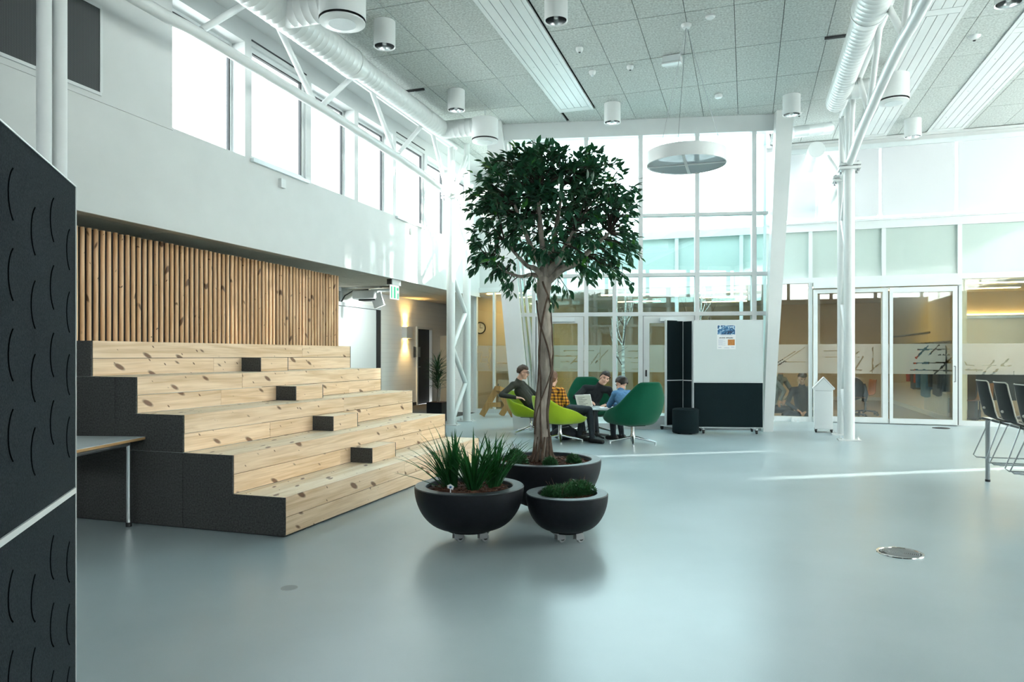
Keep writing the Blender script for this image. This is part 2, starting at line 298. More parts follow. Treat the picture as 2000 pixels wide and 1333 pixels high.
# ------------------------------------------------------------------ mesh helpers
class MB:
    def __init__(s, M=None): s.v = []; s.f = []; s.M = M
    def add(s, vs, fs, M=None):
        b = len(s.v); T = M if M is not None else s.M
        for p in vs:
            p = Vector(p); s.v.append(T @ p if T is not None else p)
        s.f += [tuple(b + i for i in f) for f in fs]; return s
    def box(s, x0, x1, y0, y1, z0, z1, M=None):
        return s.add([(x0, y0, z0), (x1, y0, z0), (x1, y1, z0), (x0, y1, z0), (x0, y0, z1), (x1, y0, z1), (x1, y1, z1), (x0, y1, z1)],
              [(0, 3, 2, 1), (4, 5, 6, 7), (0, 1, 5, 4), (1, 2, 6, 5), (2, 3, 7, 6), (3, 0, 4, 7)], M)
    def prism(s, poly, z0, z1, M=None):
        n = len(poly)
        return s.add([(x, y, z0) for x, y in poly] + [(x, y, z1) for x, y in poly],
              [tuple(reversed(range(n))), tuple(range(n, 2 * n))] + [(i, (i + 1) % n, n + (i + 1) % n, n + i) for i in range(n)], M)
    def bar(s, a, b, w, t, up=(0, 0, 1)):
        a = Vector(a); b = Vector(b); d = (b - a).normalized(); u = Vector(up)
        if abs(d.dot(u)) > 0.98: u = Vector((1, 0, 0))
        x = d.cross(u).normalized() * w / 2; y = x.cross(d).normalized() * t / 2
        vs = [a - x - y, a + x - y, a + x + y, a - x + y, b - x - y, b + x - y, b + x + y, b - x + y]
        return s.add(vs, [(0, 3, 2, 1), (4, 5, 6, 7), (0, 1, 5, 4), (1, 2, 6, 5), (2, 3, 7, 6), (3, 0, 4, 7)])
    def tube(s, pts, r, n=10, cap=True):
        pts = [Vector(p) for p in pts]; m = len(pts)
        rs = r if isinstance(r, (list, tuple)) else [r] * m
        ref = Vector((0, 0, 1)) if abs((pts[-1] - pts[0]).normalized().z) < 0.9 else Vector((1, 0, 0))
        vs = []; u = None
        for i, p in enumerate(pts):
            t = (pts[min(i + 1, m - 1)] - pts[max(i - 1, 0)]).normalized()
            if u is None: u = t.cross(ref).normalized()
            u = (u - t * u.dot(t)).normalized(); w = t.cross(u)
            for k in range(n):
                a = 2 * PI * k / n; vs.append(p + (u * math.cos(a) + w * math.sin(a)) * rs[i])
        fs = [(i * n + k, i * n + (k + 1) % n, (i + 1) * n + (k + 1) % n, (i + 1) * n + k) for i in range(m - 1) for k in range(n)]
        if cap: fs += [tuple(reversed(range(n))), tuple(range((m - 1) * n, m * n))]
        return s.add(vs, fs)
    def lathe(s, prof, n=32, c=(0, 0, 0), M=None):
        vs = []; fs = []; m = len(prof)
        for r, z in prof:
            for k in range(n):
                a = 2 * PI * k / n; vs.append((c[0] + r * math.cos(a), c[1] + r * math.sin(a), c[2] + z))
        for i in range(m - 1):
            for k in range(n):
                fs.append((i * n + k, i * n + (k + 1) % n, (i + 1) * n + (k + 1) % n, (i + 1) * n + k))
        return s.add(vs, fs, M)
    def ball(s, c, r, n=10, m=7):
        rx, ry, rz = (r, r, r) if not isinstance(r, (tuple, list)) else r
        vs = [(c[0] + rx * math.sin(PI * i / m) * math.cos(2 * PI * k / n), c[1] + ry * math.sin(PI * i / m) * math.sin(2 * PI * k / n), c[2] - rz * math.cos(PI * i / m)) for i in range(m + 1) for k in range(n)]
        return s.add(vs, [(i * n + k, i * n + (k + 1) % n, (i + 1) * n + (k + 1) % n, (i + 1) * n + k) for i in range(m) for k in range(n)])
def obj(name, mb, m, parent=None, smooth=False, bevel=0.0, world=False, kind=None, label=None):
    me = bpy.data.meshes.new(name)
    off = parent.matrix_basis.inverted() if (world and parent is not None) else None
    vs = [tuple(off @ v) for v in mb.v] if off is not None else [tuple(v) for v in mb.v]
    me.from_pydata(vs, [], mb.f); me.validate(); me.update()
    if m is not None: me.materials.append(M[m] if isinstance(m, str) else m)
    bm = bmesh.new(); bm.from_mesh(me); bmesh.ops.remove_doubles(bm, verts=bm.verts, dist=1e-6) if smooth else None
    bmesh.ops.recalc_face_normals(bm, faces=bm.faces); bm.to_mesh(me); bm.free()
    o = bpy.data.objects.new(name, me); COL.objects.link(o)
    if parent is not None: o.parent = parent
    if smooth:
        me.polygons.foreach_set('use_smooth', [True] * len(me.polygons))
        me.set_sharp_from_angle(angle=math.radians(38))
    if bevel:
        b = o.modifiers.new('bevel', 'BEVEL'); b.width = bevel; b.segments = 2; b.limit_method = 'ANGLE'
    if kind: o['kind'] = kind
    if label: o['label'] = label
    return o
def thing(name, label, cat, loc=(0, 0, 0), rz=0.0, group=None):
    o = bpy.data.objects.new(name, None); COL.objects.link(o); o.empty_display_size = 0.1
    o.location = loc; o.rotation_euler = (0, 0, rz); o['label'] = label; o['category'] = cat
    o.matrix_basis = Matrix.Translation(loc) @ Matrix.Rotation(rz, 4, 'Z')
    if group: o['group'] = group
    return o
def tag(o, label, cat, group=None):
    o['label'] = label; o['category'] = cat
    if group: o['group'] = group
    return o
def struct(name, mb=None, m=None, loc=None, **k):
    if mb is None:
        o = bpy.data.objects.new(name, None); COL.objects.link(o); o.empty_display_size = 0.1
        if loc is not None: o.location = loc; o.matrix_basis = Matrix.Translation(loc)
    else: o = obj(name, mb, m, **k)
    o['kind'] = 'structure'; return o
def dup(root, loc, rz=0.0, label=None, group=None):
    r = root.copy(); COL.objects.link(r); r.location = loc; r.rotation_euler = (0, 0, rz)
    if label: r['label'] = label
    if group: r['group'] = group
    for ch in list(root.children):
        c = ch.copy(); COL.objects.link(c); c.parent = r
        for g in ch.children:
            d = g.copy(); COL.objects.link(d); d.parent = c
    return r
def inst(name, src, parent, loc, rot=None):
    o = bpy.data.objects.new(name, src.data); COL.objects.link(o); o.parent = parent; o.location = loc
    if rot is not None: o.rotation_euler = rot
    return o
def wbox(x0, x1, y0, y1, z0, z1): return MB().box(x0, x1, y0, y1, z0, z1)
def subsurf(o, n=1):
    s = o.modifiers.new('subdivision', 'SUBSURF'); s.levels = n; s.render_levels = n; return o
def smooth_path(pts, rad, k=4):
    o = []; r = []
    n = len(pts)
    for i in range(n - 1):
        p0 = pts[max(i - 1, 0)]; p1 = pts[i]; p2 = pts[i + 1]; p3 = pts[min(i + 2, n - 1)]
        for j in range(k):
            t = j / k; t2 = t * t; t3 = t2 * t
            o.append(0.5 * ((2 * p1) + (p2 - p0) * t + (2 * p0 - 5 * p1 + 4 * p2 - p3) * t2 + (3 * p1 - p0 - 3 * p2 + p3) * t3)); r.append(rad[i] * (1 - t) + rad[i + 1] * t)
    o.append(pts[-1]); r.append(rad[-1]); return o, r
# ------------------------------------------------------------------ the setting
ZC = 5.76; XL = -6.05; YF = 16.0; XR = 8.5; YB = -8.0
wedge = [(BA.x, BA.y), (BB.x, BB.y), (BB.x, YF), (BA.x, YF)]
hall_poly = [(-8.62, YB), (XR, YB), (XR, YF), (BB.x, YF), (BB.x, BB.y), (BA.x, BA.y), (BA.x, YF), (-8.62, YF)]
struct('floor', MB().prism(hall_poly, -0.12, 0.0), 'floor')
struct('floor_courtyard', MB().prism(wedge, -0.14, -0.02), 'outdoor')
struct('floor_classroom', wbox(-6.9, 8.5, YF, 24, -0.12, 0.0), 'room_floor')
struct('floor_corridor', wbox(-8.62, -6.15, 13.2, YF, 0.0, 0.006).box(-8.62, -6.9, YF, 21, -0.12, 0.006), 'carpet')
ceil = struct('ceiling', MB().prism([(-6.3, YB), (XR, YB), (XR, YF), (BB.x + 0.1, YF), (BB.x, BB.y + 0.1), (BA.x, BA.y + 0.1), (BA.x, YF), (-6.3, YF)], ZC + 0.03, ZC + 0.5), 'joint')
# acoustic boards of the hall ceiling, one object each in the part the picture shows
def clip(poly, a, n):
    out = []
    for i in range(len(poly)):
        p, q = poly[i], poly[(i + 1) % len(poly)]
        dp = (p[0] - a[0]) * n[0] + (p[1] - a[1]) * n[1]; dq = (q[0] - a[0]) * n[0] + (q[1] - a[1]) * n[1]
        if dp >= 0: out.append(p)
        if dp * dq < 0:
            t = dp / (dp - dq); out.append((p[0] + (q[0] - p[0]) * t, p[1] + (q[1] - p[1]) * t))
    return out
beams = [(-3.2, -2.58, 2.0, 12.55), (2.02, 2.64, 2.0, 15.9), (3.35, 3.97, 2.0, 15.9)]
tile0 = None
for j in range(-4, 6):
    y0 = 9.39 + 1.31 * j
    for i in range(-7, 18):
        x0 = -1.95 + 0.6 * i
        x1 = x0 + 0.6; y1 = min(y0 + 1.31, YF - 0.02)
        if x0 < -6.0: x0 = -6.0
        if x1 - x0 < 0.1 or y1 - y0 < 0.1: continue
        polys = [[(x0 + 0.004, y0 + 0.007), (x1 - 0.004, y0 + 0.007), (x1 - 0.004, y1 - 0.007), (x0 + 0.004, y1 - 0.007)]]
        for bx0, bx1, by0, by1 in beams:
            if x1 > bx0 + 0.02 and x0 < bx1 - 0.02 and y0 < by1 - 0.02:
                if x0 >= bx0 - 0.06 and x1 <= bx1 + 0.06:
                    polys = [[(x0 + 0.004, by1 + 0.004), (x1 - 0.004, by1 + 0.004), (x1 - 0.004, y1 - 0.004), (x0 + 0.004, y1 - 0.004)]] if y1 > by1 + 0.05 else []
                else:
                    new = []
                    if bx0 - x0 > 0.04: new.append([(x0 + 0.004, y0 + 0.004), (bx0 - 0.004, y0 + 0.004), (bx0 - 0.004, y1 - 0.004), (x0 + 0.004, y1 - 0.004)])
                    if x1 - bx1 > 0.04: new.append([(bx1 + 0.004, y0 + 0.004), (x1 - 0.004, y0 + 0.004), (x1 - 0.004, y1 - 0.004), (bx1 + 0.004, y1 - 0.004)])
                    polys = new
        for po in polys:
            if y1 > 12.9 and x1 > BA.x and x0 < BB.x:
                po = clip(po, (BA.x, BA.y), (BN.x, BN.y))
            if len(po) < 3: continue
            full = len(po) == 4 and abs(po[1][0] - po[0][0] - 0.592) < 0.002 and abs(po[2][1] - po[1][1] - 1.296) < 0.002
            if full and tile0 is not None: inst('ceiling_tile', tile0, ceil, (po[0][0], po[0][1], 0))
            elif full:
                tile0 = obj('ceiling_tile', MB().box(0, 0.592, 0, 1.296, ZC, ZC + 0.03), 'wood_wool', ceil); tile0.location = (po[0][0], po[0][1], 0)
            else: obj('ceiling_tile', MB().prism(po, ZC, ZC + 0.03), 'wood_wool', ceil)

# left wall with its row of high windows
wl = MB(); wl.box(-6.3, XL, YB, YF, 2.9, 3.9); wl.box(-6.09, XL, YB, YF, 2.76, 2.9); wl.box(-6.3, XL, YB, YF, 5.36, ZC + 0.05); wl.box(-6.3, XL, YB, 6.38, 3.9, 5.36)
win = [(6.38 + 1.335 * k, 6.38 + 1.335 * k + 1.21) for k in range(7)]
for k in range(7):
    y1 = win[k][1]; y2 = win[k + 1][0] if k < 6 else YF
    wl.box(-6.3, XL, y1, y2, 3.9, 5.36)
struct('wall_left', wl, 'white')
for k, (a, b) in enumerate(win):
    w = struct(f'window_{k + 1}', loc=(XL, (a + b) / 2, 3.9))
    opens = k in (1, 4); d = -0.04 if opens else -0.2; t = 0.06 if opens else 0.035
    fr = MB()
    for (ya, yb, za, zb) in ((a, a + t, 3.9, 5.36), (b - t, b, 3.9, 5.36), (a + t, b - t, 3.9, 3.9 + t), (a + t, b - t, 5.36 - t, 5.36)):
        fr.box(XL + d - 0.05, XL + d, ya, yb, za, zb)
    obj('frame', fr, 'frame', w, world=True)
    g = MB()
    for (ya, yb, za, zb) in ((b - t - 0.018, b - t, 3.9 + t, 5.36 - t), (a + t, b - t, 5.36 - t - 0.018, 5.36 - t)):
        g.box(XL + d - 0.045, XL + d - 0.005, ya, yb, za, zb)
    obj('gasket', g, 'dark', w, world=True)
    obj('pane', wbox(XL + d - 0.03, XL + d - 0.024, a + t, b - t, 3.9 + t, 5.36 - t), 'glass', w, world=True)
    if opens:
        obj('opener_bar', wbox(XL, XL + 0.05, a - 0.02, b + 0.02, 3.86, 3.905), 'alu', w, world=True)
        obj('motor', wbox(XL, XL + 0.05, (a + b) / 2 - 0.05, (a + b) / 2 + 0.05, 3.66, 3.78), 'frame', w, world=True)
        obj('slot', wbox(XL, XL + 0.006, a, b, 5.42, 5.44), 'dark', w, world=True)
struct('trim_1', wbox(XL, -5.72, YB, YF, 5.62, 5.755), 'white')
struct('trim_2', wbox(XL, XL + 0.012, YB, YF, 2.755, 2.775), 'white')
struct('trim_3', wbox(XL, XL + 0.012, YB, 6.38, 3.87, 3.9), 'white')
gl = thing('louvre_grille', 'dark ribbed grille high on the left wall behind two white pipes', 'grille', (XL, 4.0, 3.96))
obj('frame', wbox(XL, XL + 0.02, 2.4, 5.45, 3.93, 3.96).box(XL, XL + 0.02, 2.4, 5.45, 4.78, 4.81).box(XL, XL + 0.02, 5.43, 5.46, 3.96, 4.78), 'frame', gl, world=True)
obj('mesh_panel', wbox(XL, XL + 0.012, 2.4, 3.62, 3.96, 4.78).box(XL, XL + 0.012, 3.64, 5.43, 3.96, 4.78), 'grille', gl, world=True)
for yy, lab in ((4.38, 'white pipe on left wall by the dark grille, the one nearer the picture edge'), (4.52, 'white pipe on left wall crossing the dark grille, nearer the windows')):
    p = thing('wall_pipe', lab, 'pipe', (-5.46, yy, 0), group='pair of pipes on the left wall')
    obj('tube', MB().tube([(0, 0, 0.012), (0, 0, 5.75)], 0.055, 20), 'steel_white', p, smooth=True)
    obj('collar', MB().lathe([(0.055, 0.015), (0.08, 0.01), (0.08, 0.0), (0.0, 0.0)], 20), 'steel_white', p, smooth=True)
# corridor under the overhang
struct('wall_corridor', wbox(-8.8, -8.62, YB, 17.9, 0, 3.0).box(-8.8, -8.62, 17.9, 18.85, 2.1, 3.0).box(-8.8, -8.62, 18.85, 21.2, 0, 3.0), 'brick')
struct('wall_corridor_end', wbox(-8.8, -6.7, 21, 21.2, 0, 3.0), 'brick')
struct('baseboard_corridor', wbox(-8.62, -8.60, YB, 17.85, 0.0, 0.09), 'dark')
low = struct('ceiling_corridor', wbox(-8.7, -6.09, YB, 21, 2.9, 3.0), 'joint')
t0 = None
for i in range(4):
    for j in range(-1, 17):
        loc = (-8.49 + i * 0.6, 1.0 + j * 1.2, 0)
        if t0 is None:
            t0 = obj('ceiling_tile', MB().box(0.004, 0.596, 0.004, 1.196, 2.87, 2.9), 'soffit', low); t0.location = loc
        else: inst('ceiling_tile', t0, low, loc)
struct('wall_brick_pier', wbox(-6.9, -6.2, YF, YF + 0.25, 0, 2.95).box(-6.9, -6.75, YF + 0.25, 24, 0, 3.0), 'brick')
struct('wall_facade_left', wbox(-8.7, BA.x, YF, YF + 0.2, 2.95, ZC + 0.05), 'white')
d3 = struct('door_3', loc=(-8.62, 18.4, 0))
obj('frame', wbox(-8.66, -8.58, 17.86, 17.92, 0, 2.16).box(-8.66, -8.58, 18.83, 18.89, 0, 2.16).box(-8.66, -8.58, 17.92, 18.83, 2.1, 2.16), 'frame', d3, world=True)
obj('door_leaf', wbox(-8.8, -8.665, 17.92, 18.83, 0.0, 2.1), 'dark', d3, world=True)
obj('handle', MB().tube([(-8.665, 18.0, 1.05), (-8.61, 18.0, 1.05), (-8.61, 18.12, 1.05)], 0.01), 'grey_metal', d3, world=True, smooth=True)
# back and right walls, each with a band of windows under the ceiling
wbk = MB(); wbk.box(-8.8, XR, YB - 0.2, YB, 0, 4.25); wbk.box(-8.8, XR, YB - 0.2, YB, 5.6, 6.2)
wbk.box(-8.8, -6.2, YB - 0.2, YB, 4.25, 5.6)
wrt = MB(); wrt.box(XR, XR + 0.2, YB, YF, 0, 1.2); wrt.box(XR, XR + 0.2, YB, YF, 5.5, 6.2)
for k in range(8):
    x = -6.2 + k * 2.05; wbk.box(x, x + 0.14, YB - 0.2, YB, 4.25, 5.6)
for k in range(12):
    y = YB + k * 2.1; wrt.box(XR, XR + 0.2, y, y + 0.14, 1.2, 5.6)
wrt.box(XR, XR + 0.2, YB, 6.0, 1.0, 4.0)
struct('wall_back', wbk, 'white'); struct('wall_right', wrt, 'white')
wk = struct('window_10', loc=(0, YB, 4.25))
for k in range(7): obj('pane', wbox(-6.06 + k * 2.05, -4.15 + k * 2.05, YB - 0.1, YB - 0.094, 4.25, 5.6), 'glass', wk, world=True)
wk = struct('window_11', loc=(XR, 0, 1.2))
for k in range(11): obj('pane', wbox(XR + 0.1, XR + 0.106, YB + 0.14 + k * 2.1, YB + 2.1 + k * 2.1, 1.2, 5.6), 'glass', wk, world=True)
for a_, b_ in ((YB, 13.3), (13.48, YF)): obj('roller_blind', wbox(XR - 0.03, XR - 0.027, a_, b_, 1.15, 2.02), 'added_blind', wk, world=True)  # unseen blinds added to soften the sun, gaps shaped for floor streaks
for a_, b_ in ((YB, 15.72), (15.88, YF)): obj('roller_blind', wbox(XR - 0.03, XR - 0.027, a_, b_, 2.0205, 2.72), 'added_blind', wk, world=True)
obj('roller_blind', wbox(XR - 0.03, XR - 0.027, YB, YF, 2.7205, 5.65), 'added_blind', wk, world=True)

# ------------------------------------------------------------------ rear facade: glazed classrooms, green band, blinds
fac = struct('window_8', loc=(0, YF, 0))
MUL = [-6.15, -5.68, -4.30, -2.79, -1.45, -0.11, 1.25, 2.61, 3.94, 5.28, 6.62, 7.96]
for x in MUL:
    w = 0.05 if x in (-5.68,) else 0.075
    obj('mullion', wbox(x - w / 2, x + w / 2, YF - 0.05, YF + 0.06, 0.0, 2.86 if x < -4.4 else 4.0), 'frame', fac, world=True)
obj('sill', wbox(-6.2, XR, YF - 0.045, YF + 0.055, 0.0, 0.1), 'frame', fac, world=True)
obj('transom', wbox(-6.2, XR, YF - 0.055, YF + 0.06, 2.86, 2.97), 'frame', fac, world=True)
obj('top_rail', wbox(BA.x, XR, YF - 0.06, YF + 0.2, 3.92, 4.08), 'frame', fac, world=True)
def film_mesh(x0, x1, z0, z1, strokes):
    mb = MB(); nx = max(8, int((x1 - x0) / 0.014)); nz = int((z1 - z0) / 0.014)
    S = [(Vector((a, b)), Vector((c, d)), w) for a, b, c, d, w in strokes]
    row = []
    for j in range(nz):
        run = None
        for i in range(nx + 1):
            hit = i == nx
            if not hit:
                p = Vector(((i + 0.5) / nx * (x1 - x0), (j + 0.5) / nz * (z1 - z0)))
                for a, b, w in S:
                    A = Vector((a.x * (x1 - x0), a.y * (z1 - z0))); B = Vector((b.x * (x1 - x0), b.y * (z1 - z0)))
                    ab = B - A; t = max(0, min(1, (p - A).dot(ab) / max(1e-9, ab.length_squared)))
                    ww = w * (0.7 + 0.6 * noise.noise(Vector((t * 6, a.x * 9, 1.7))))
                    if (p - A - ab * t).length < ww: hit = True; break
            if hit:
                if run is not None:
                    xa = x0 + run / nx * (x1 - x0); xb = x0 + i / nx * (x1 - x0); za = z0 + j / nz * (z1 - z0); zb = z0 + (j + 1) / nz * (z1 - z0)
                    mb.add([(xa, 0, za), (xb, 0, za), (xb, 0, zb), (xa, 0, zb)], [(0, 1, 2, 3)]); run = None
            elif run is None: run = i
    return mb
def rnd_strokes(seed):
    r = random.Random(seed); o = []
    for k in range(4): 
        v = 0.12 + 0.22 * k + r.uniform(-.04, .04); a = r.uniform(0.0, 0.5); o.append((a, v, a + r.uniform(.2, .5), v + r.uniform(-.02, .02), 0.012))
    for k in range(3):
        u = r.uniform(.2, .9); v = r.uniform(0, .5); o.append((u, v, u + r.uniform(.1, .28), v + r.uniform(.3, .5), 0.018))
    u = r.uniform(.6, .9); o.append((u, .05, u + .01, .9, 0.015)); return o
door_strokes = [(.455, .81, .89, .82, .013), (.435, .54, .60, .93, .022), (.61, .62, .75, .95, .014), (.85, .93, .857, .04, .018), (.75, .64, .91, .64, .012), (.40, .36, .91, .38, .018), (.35, .14, .93, .12, .017), (.70, .02, .92, .52, .022)]
right_strokes = [(.06, .30, .16, .29, .012), (.04, .15, .27, .14, .022), (.28, .0, .43, .45, .022), (.28, .30, .45, .30, .012), (.40, .0, .48, .17, .02), (.52, .28, .62, .5, .024), (.52, .28, .66, .29, .014), (.69, .0, .692, .11, .018), (.04, .42, .07, .30, .012)]
first_strokes = [(.0, .28, .28, .28, .016), (.26, .45, .27, .12, .022), (.0, .72, .3, .70, .009), (.5, .2, .95, .9, .012), (.35, .1, .8, .75, .012), (.6, .38, .95, .4, .008)]
FZ0, FZ1 = 1.0, 1.6
for a, b in zip(MUL[:-1], MUL[1:]):
    if -5 < a < -4.2: a0, b0 = a + 0.04, b - 0.04
    a0, b0 = a + 0.037, b - 0.037
    obj('pane', wbox(a0, b0, YF, YF + 0.008, 0.1, 2.86), 'glass_low', fac, world=True)
    if a > -4.4: obj('spandrel', wbox(a0, b0, YF, YF + 0.012, 2.97, 3.92), 'spandrel', fac, world=True)
    st = {2.61: door_strokes, 3.94: right_strokes}.get(a) or (first_strokes if abs(a + 0.11) < .01 else rnd_strokes(int(a * 10) + 100))
    fm = film_mesh(a0 + 0.005, b0 - 0.005, FZ0, FZ1, st)
    fm.v = [Vector((v.x, YF - 0.004, v.z)) for v in fm.v]
    obj('frosted_film', fm, 'film', fac, world=True)
# sliding glass door in front of one bay of the facade
d1 = struct('door_1', loc=(3.28, YF - 0.1, 0))
fr = MB()
for (xa, xb, za, zb) in ((2.70, 2.76, 0.02, 2.72), (3.80, 3.88, 0.02, 2.72), (2.76, 3.80, 0.02, 0.12), (2.76, 3.80, 2.62, 2.72)):
    fr.box(xa, xb, YF - 0.13, YF - 0.08, za, zb)
obj('frame', fr, 'frame', d1, world=True)
obj('track', wbox(1.3, 3.95, YF - 0.15, YF - 0.06, 2.74, 2.86), 'frame', d1, world=True)
obj('pane', wbox(2.76, 3.80, YF - 0.11, YF - 0.104, 0.12, 2.62), 'glass', d1, world=True)
h = MB().tube([(3.83, YF - 0.13, 0.86), (3.83, YF - 0.19, 0.86), (3.83, YF - 0.19, 1.16), (3.83, YF - 0.13, 1.16)], 0.012)
obj('handle', h, 'grey_metal', d1, world=True, smooth=True)
obj('edge_seal', wbox(3.882, 3.9, YF - 0.12, YF - 0.06, 0.02, 2.72), 'dark', d1, world=True)
# white fixed frame beside it
d4 = struct('door_4', loc=(1.95, YF - 0.1, 0))
fr = MB()
for (xa, xb, za, zb) in ((1.30, 1.38, 0.02, 2.72), (2.58, 2.68, 0.02, 2.72), (1.38, 2.58, 0.02, 0.13), (1.38, 2.58, 2.64, 2.72)):
    fr.box(xa, xb, YF - 0.105, YF - 0.06, za, zb)
obj('frame', fr, 'frame', d4, world=True)
# clerestory with roller blinds
cl = struct('window_9', loc=(0, YF, 4.08))
CX = [0.62, 1.37, 1.80, 2.54, 3.88, 5.22, 6.56, 7.9]
for x in CX: obj('mullion', wbox(x - 0.035, x + 0.035, YF - 0.02, YF + 0.08, 4.08, 5.62), 'frame', cl, world=True)
obj('head', wbox(BB.x, XR, YF - 0.06, YF + 0.15, 5.62, ZC + 0.05), 'white', cl, world=True)
obj('blind_box', wbox(0.66, XR, YF - 0.09, YF - 0.02, 5.53, 5.62), 'alu', cl, world=True)
obj('bottom_rail', wbox(BB.x, XR, YF - 0.1, YF + 0.1, 4.08, 4.12), 'frame', cl, world=True)
for k, (a, b) in enumerate(zip(CX[:-1], CX[1:])):
    obj('pane', wbox(a + 0.035, b - 0.035, YF + 0.05, YF + 0.056, 4.12, 5.62), 'glass', cl, world=True)
    if k != 1:
        obj('roller_blind', wbox(a + 0.025, b - 0.025, YF - 0.05, YF - 0.047, 4.19, 5.55), 'blind', cl, world=True)
        obj('blind_bar', wbox(a + 0.045, b - 0.05, YF - 0.056, YF - 0.04, 4.165, 4.19), 'alu', cl, world=True)
struct('trim_4', wbox(BB.x, XR, YF - 0.12, YF - 0.06, 5.70, 5.745), 'white')
struct('wall_facade_right', wbox(7.9, 8.75, YF, YF + 0.12, 0, 6.0), 'white')
# classrooms behind
struct('wall_classroom_back', wbox(-6.9, 8.5, 24, 24.2, 0, 3.95), 'beige')
struct('wall_classroom_partition', wbox(3.95, 4.1, YF + 0.12, 24, 0, 2.95), 'beige')
struct('wall_classroom_left', wbox(-6.75, -4.9, 17.3, 17.45, 0, 2.95).box(-4.95, -4.8, 17.45, 24, 0, 2.95), 'beige')
struct('wall_classroom_right', wbox(8.4, 8.6, YF + 0.1, 24, 0, 3.95), 'beige')
struct('ceiling_classroom', wbox(-6.9, 8.5, YF + 0.07, 24.2, 2.95, 3.05), 'white')
struct('ceiling_classroom_roof', wbox(-6.9, 8.6, YF + 0.02, 24.2, 3.93, 4.04), 'white')
struct('baseboard_classroom', wbox(-4.8, 8.4, 23.97, 24, 0, 0.1).box(3.93, 3.95, YF + 0.3, 24, 0, 0.1), 'frame')

# ------------------------------------------------------------------ leaning glass bay with the courtyard wedge behind it
bay = struct('window_12', loc=tuple(BA))
SL = (BB - BA).length
ms = {x: PB(x, 600)[0] for x in (1043, 1145, 1200, 1251, 1361, 1472)}
zt = [PB(1251, 614)[1], PB(1251, 538)[1], PB(1251, 422)[1]]
def bobj(name, x0, x1, y0, y1, z0, z1, m, par=bay): return obj(name, MB(BM).box(x0, x1, y0, y1, z0, z1), m, par, world=True)
bobj('head', -0.45, SL + 0.1, -0.08, 0.12, 5.46, ZC + 0.03, 'frame')
bobj('sill', 0.0, SL, -0.05, 0.08, 0.0, 0.1, 'frame')
for x in (1145, 1251, 1361, 1472): bobj('mullion', ms[x] - 0.04, ms[x] + 0.04, -0.06, 0.08, 0.1, 5.46, 'frame')
bobj('mullion', ms[1043] - 0.035, ms[1043] + 0.035, -0.06, 0.08, 0.1, 5.46, 'frame')
bobj('mullion', ms[1200] - 0.035, ms[1200] + 0.035, -0.06, 0.08, 0.1, zt[1], 'frame')
for z, h in ((zt[0], 0.07), (zt[1], 0.06), (zt[2], 0.055)): bobj('transom', 0.0, SL, -0.055, 0.075, z - h / 2, z + h / 2, 'frame')
edges = [0.0, ms[1043], ms[1145], ms[1251], ms[1361], ms[1472], SL]
for a, b in zip(edges[:-1], edges[1:]):
    for za, zb in ((0.1, zt[0]), (zt[0], zt[1]), (zt[1], zt[2]), (zt[2], 5.46)):
        if za < 0.2 and abs(a - ms[1043]) < .01 or za < .2 and abs(a - ms[1251]) < .01: continue
        bobj('pane', a + 0.03, b - 0.03, 0.01, 0.018, za, zb, 'glass_bay')
for nm, a, b in (('door_2', ms[1043] + 0.05, ms[1145] - 0.05), ('door_5', ms[1251] + 0.05, ms[1361] - 0.05)):
    d = struct(nm, loc=tuple(BA + BU * (a + b) / 2))
    zt0 = zt[0] - 0.04; w = 0.11
    f = MB(BM)
    for (xa, xb, za, zb) in ((a, a + w, 0.03, zt0), (b - w, b, 0.03, zt0), (a + w, b - w, 0.03, 0.25), (a + w, b - w, zt0 - 0.13, zt0)): f.box(xa, xb, -0.05, 0.04, za, zb)
    obj('frame', f, 'frame', d, world=True)
    bobj('pane', a + w, b - w, -0.01, -0.002, 0.25, zt0 - 0.13, 'glass_bay', d)
    bobj('closer', a + 0.3, b - 0.16, -0.13, -0.05, zt0 - 0.1, zt0 - 0.03, 'alu', d)
    bobj('lock_plate', a + 0.035, a + 0.065, -0.065, -0.05, 0.98, 1.1, 'black', d)
    obj('gap', MB(BM).box(a - 0.012, a, -0.045, 0.03, 0.03, zt0), 'dark', d, world=True)
def pillar(name, b0, b1, t0, t1, d0, d1, parts):
    """leaning box pillar: s-range at the floor and under the ceiling, depth range"""
    vs = [(b0, d0, 0), (b1, d0, 0), (b1, d1, 0), (b0, d1, 0), (t0, d0, ZC), (t1, d0, ZC), (t1, d1, ZC), (t0, d1, ZC)]
    mb = MB(BM).add(vs, [(0, 3, 2, 1), (4, 5, 6, 7), (0, 1, 5, 4), (1, 2, 6, 5), (2, 3, 7, 6), (3, 0, 4, 7)])
    return struct(name, mb, 'steel_white')
def sat(x, y): return PB(x, y, 0.28)[0]
lb0, lb1 = sat(1003, 836), sat(1038, 836); lt0, lt1 = sat(948, 262), sat(979, 262)
k = ZC / (ZC - 0.0)
pillar('pillar_left', lb0, lb1, lt0 - (lb0 - lt0) * 0.02, lt1, -0.28, -0.10, None)
rb0, rb1 = sat(1491, 842), sat(1510, 842); rt0, rt1 = sat(1517, 232), sat(1551, 232)
pillar('pillar_right', rb0, rb1, rt0, rt1, -0.28, -0.10, None)
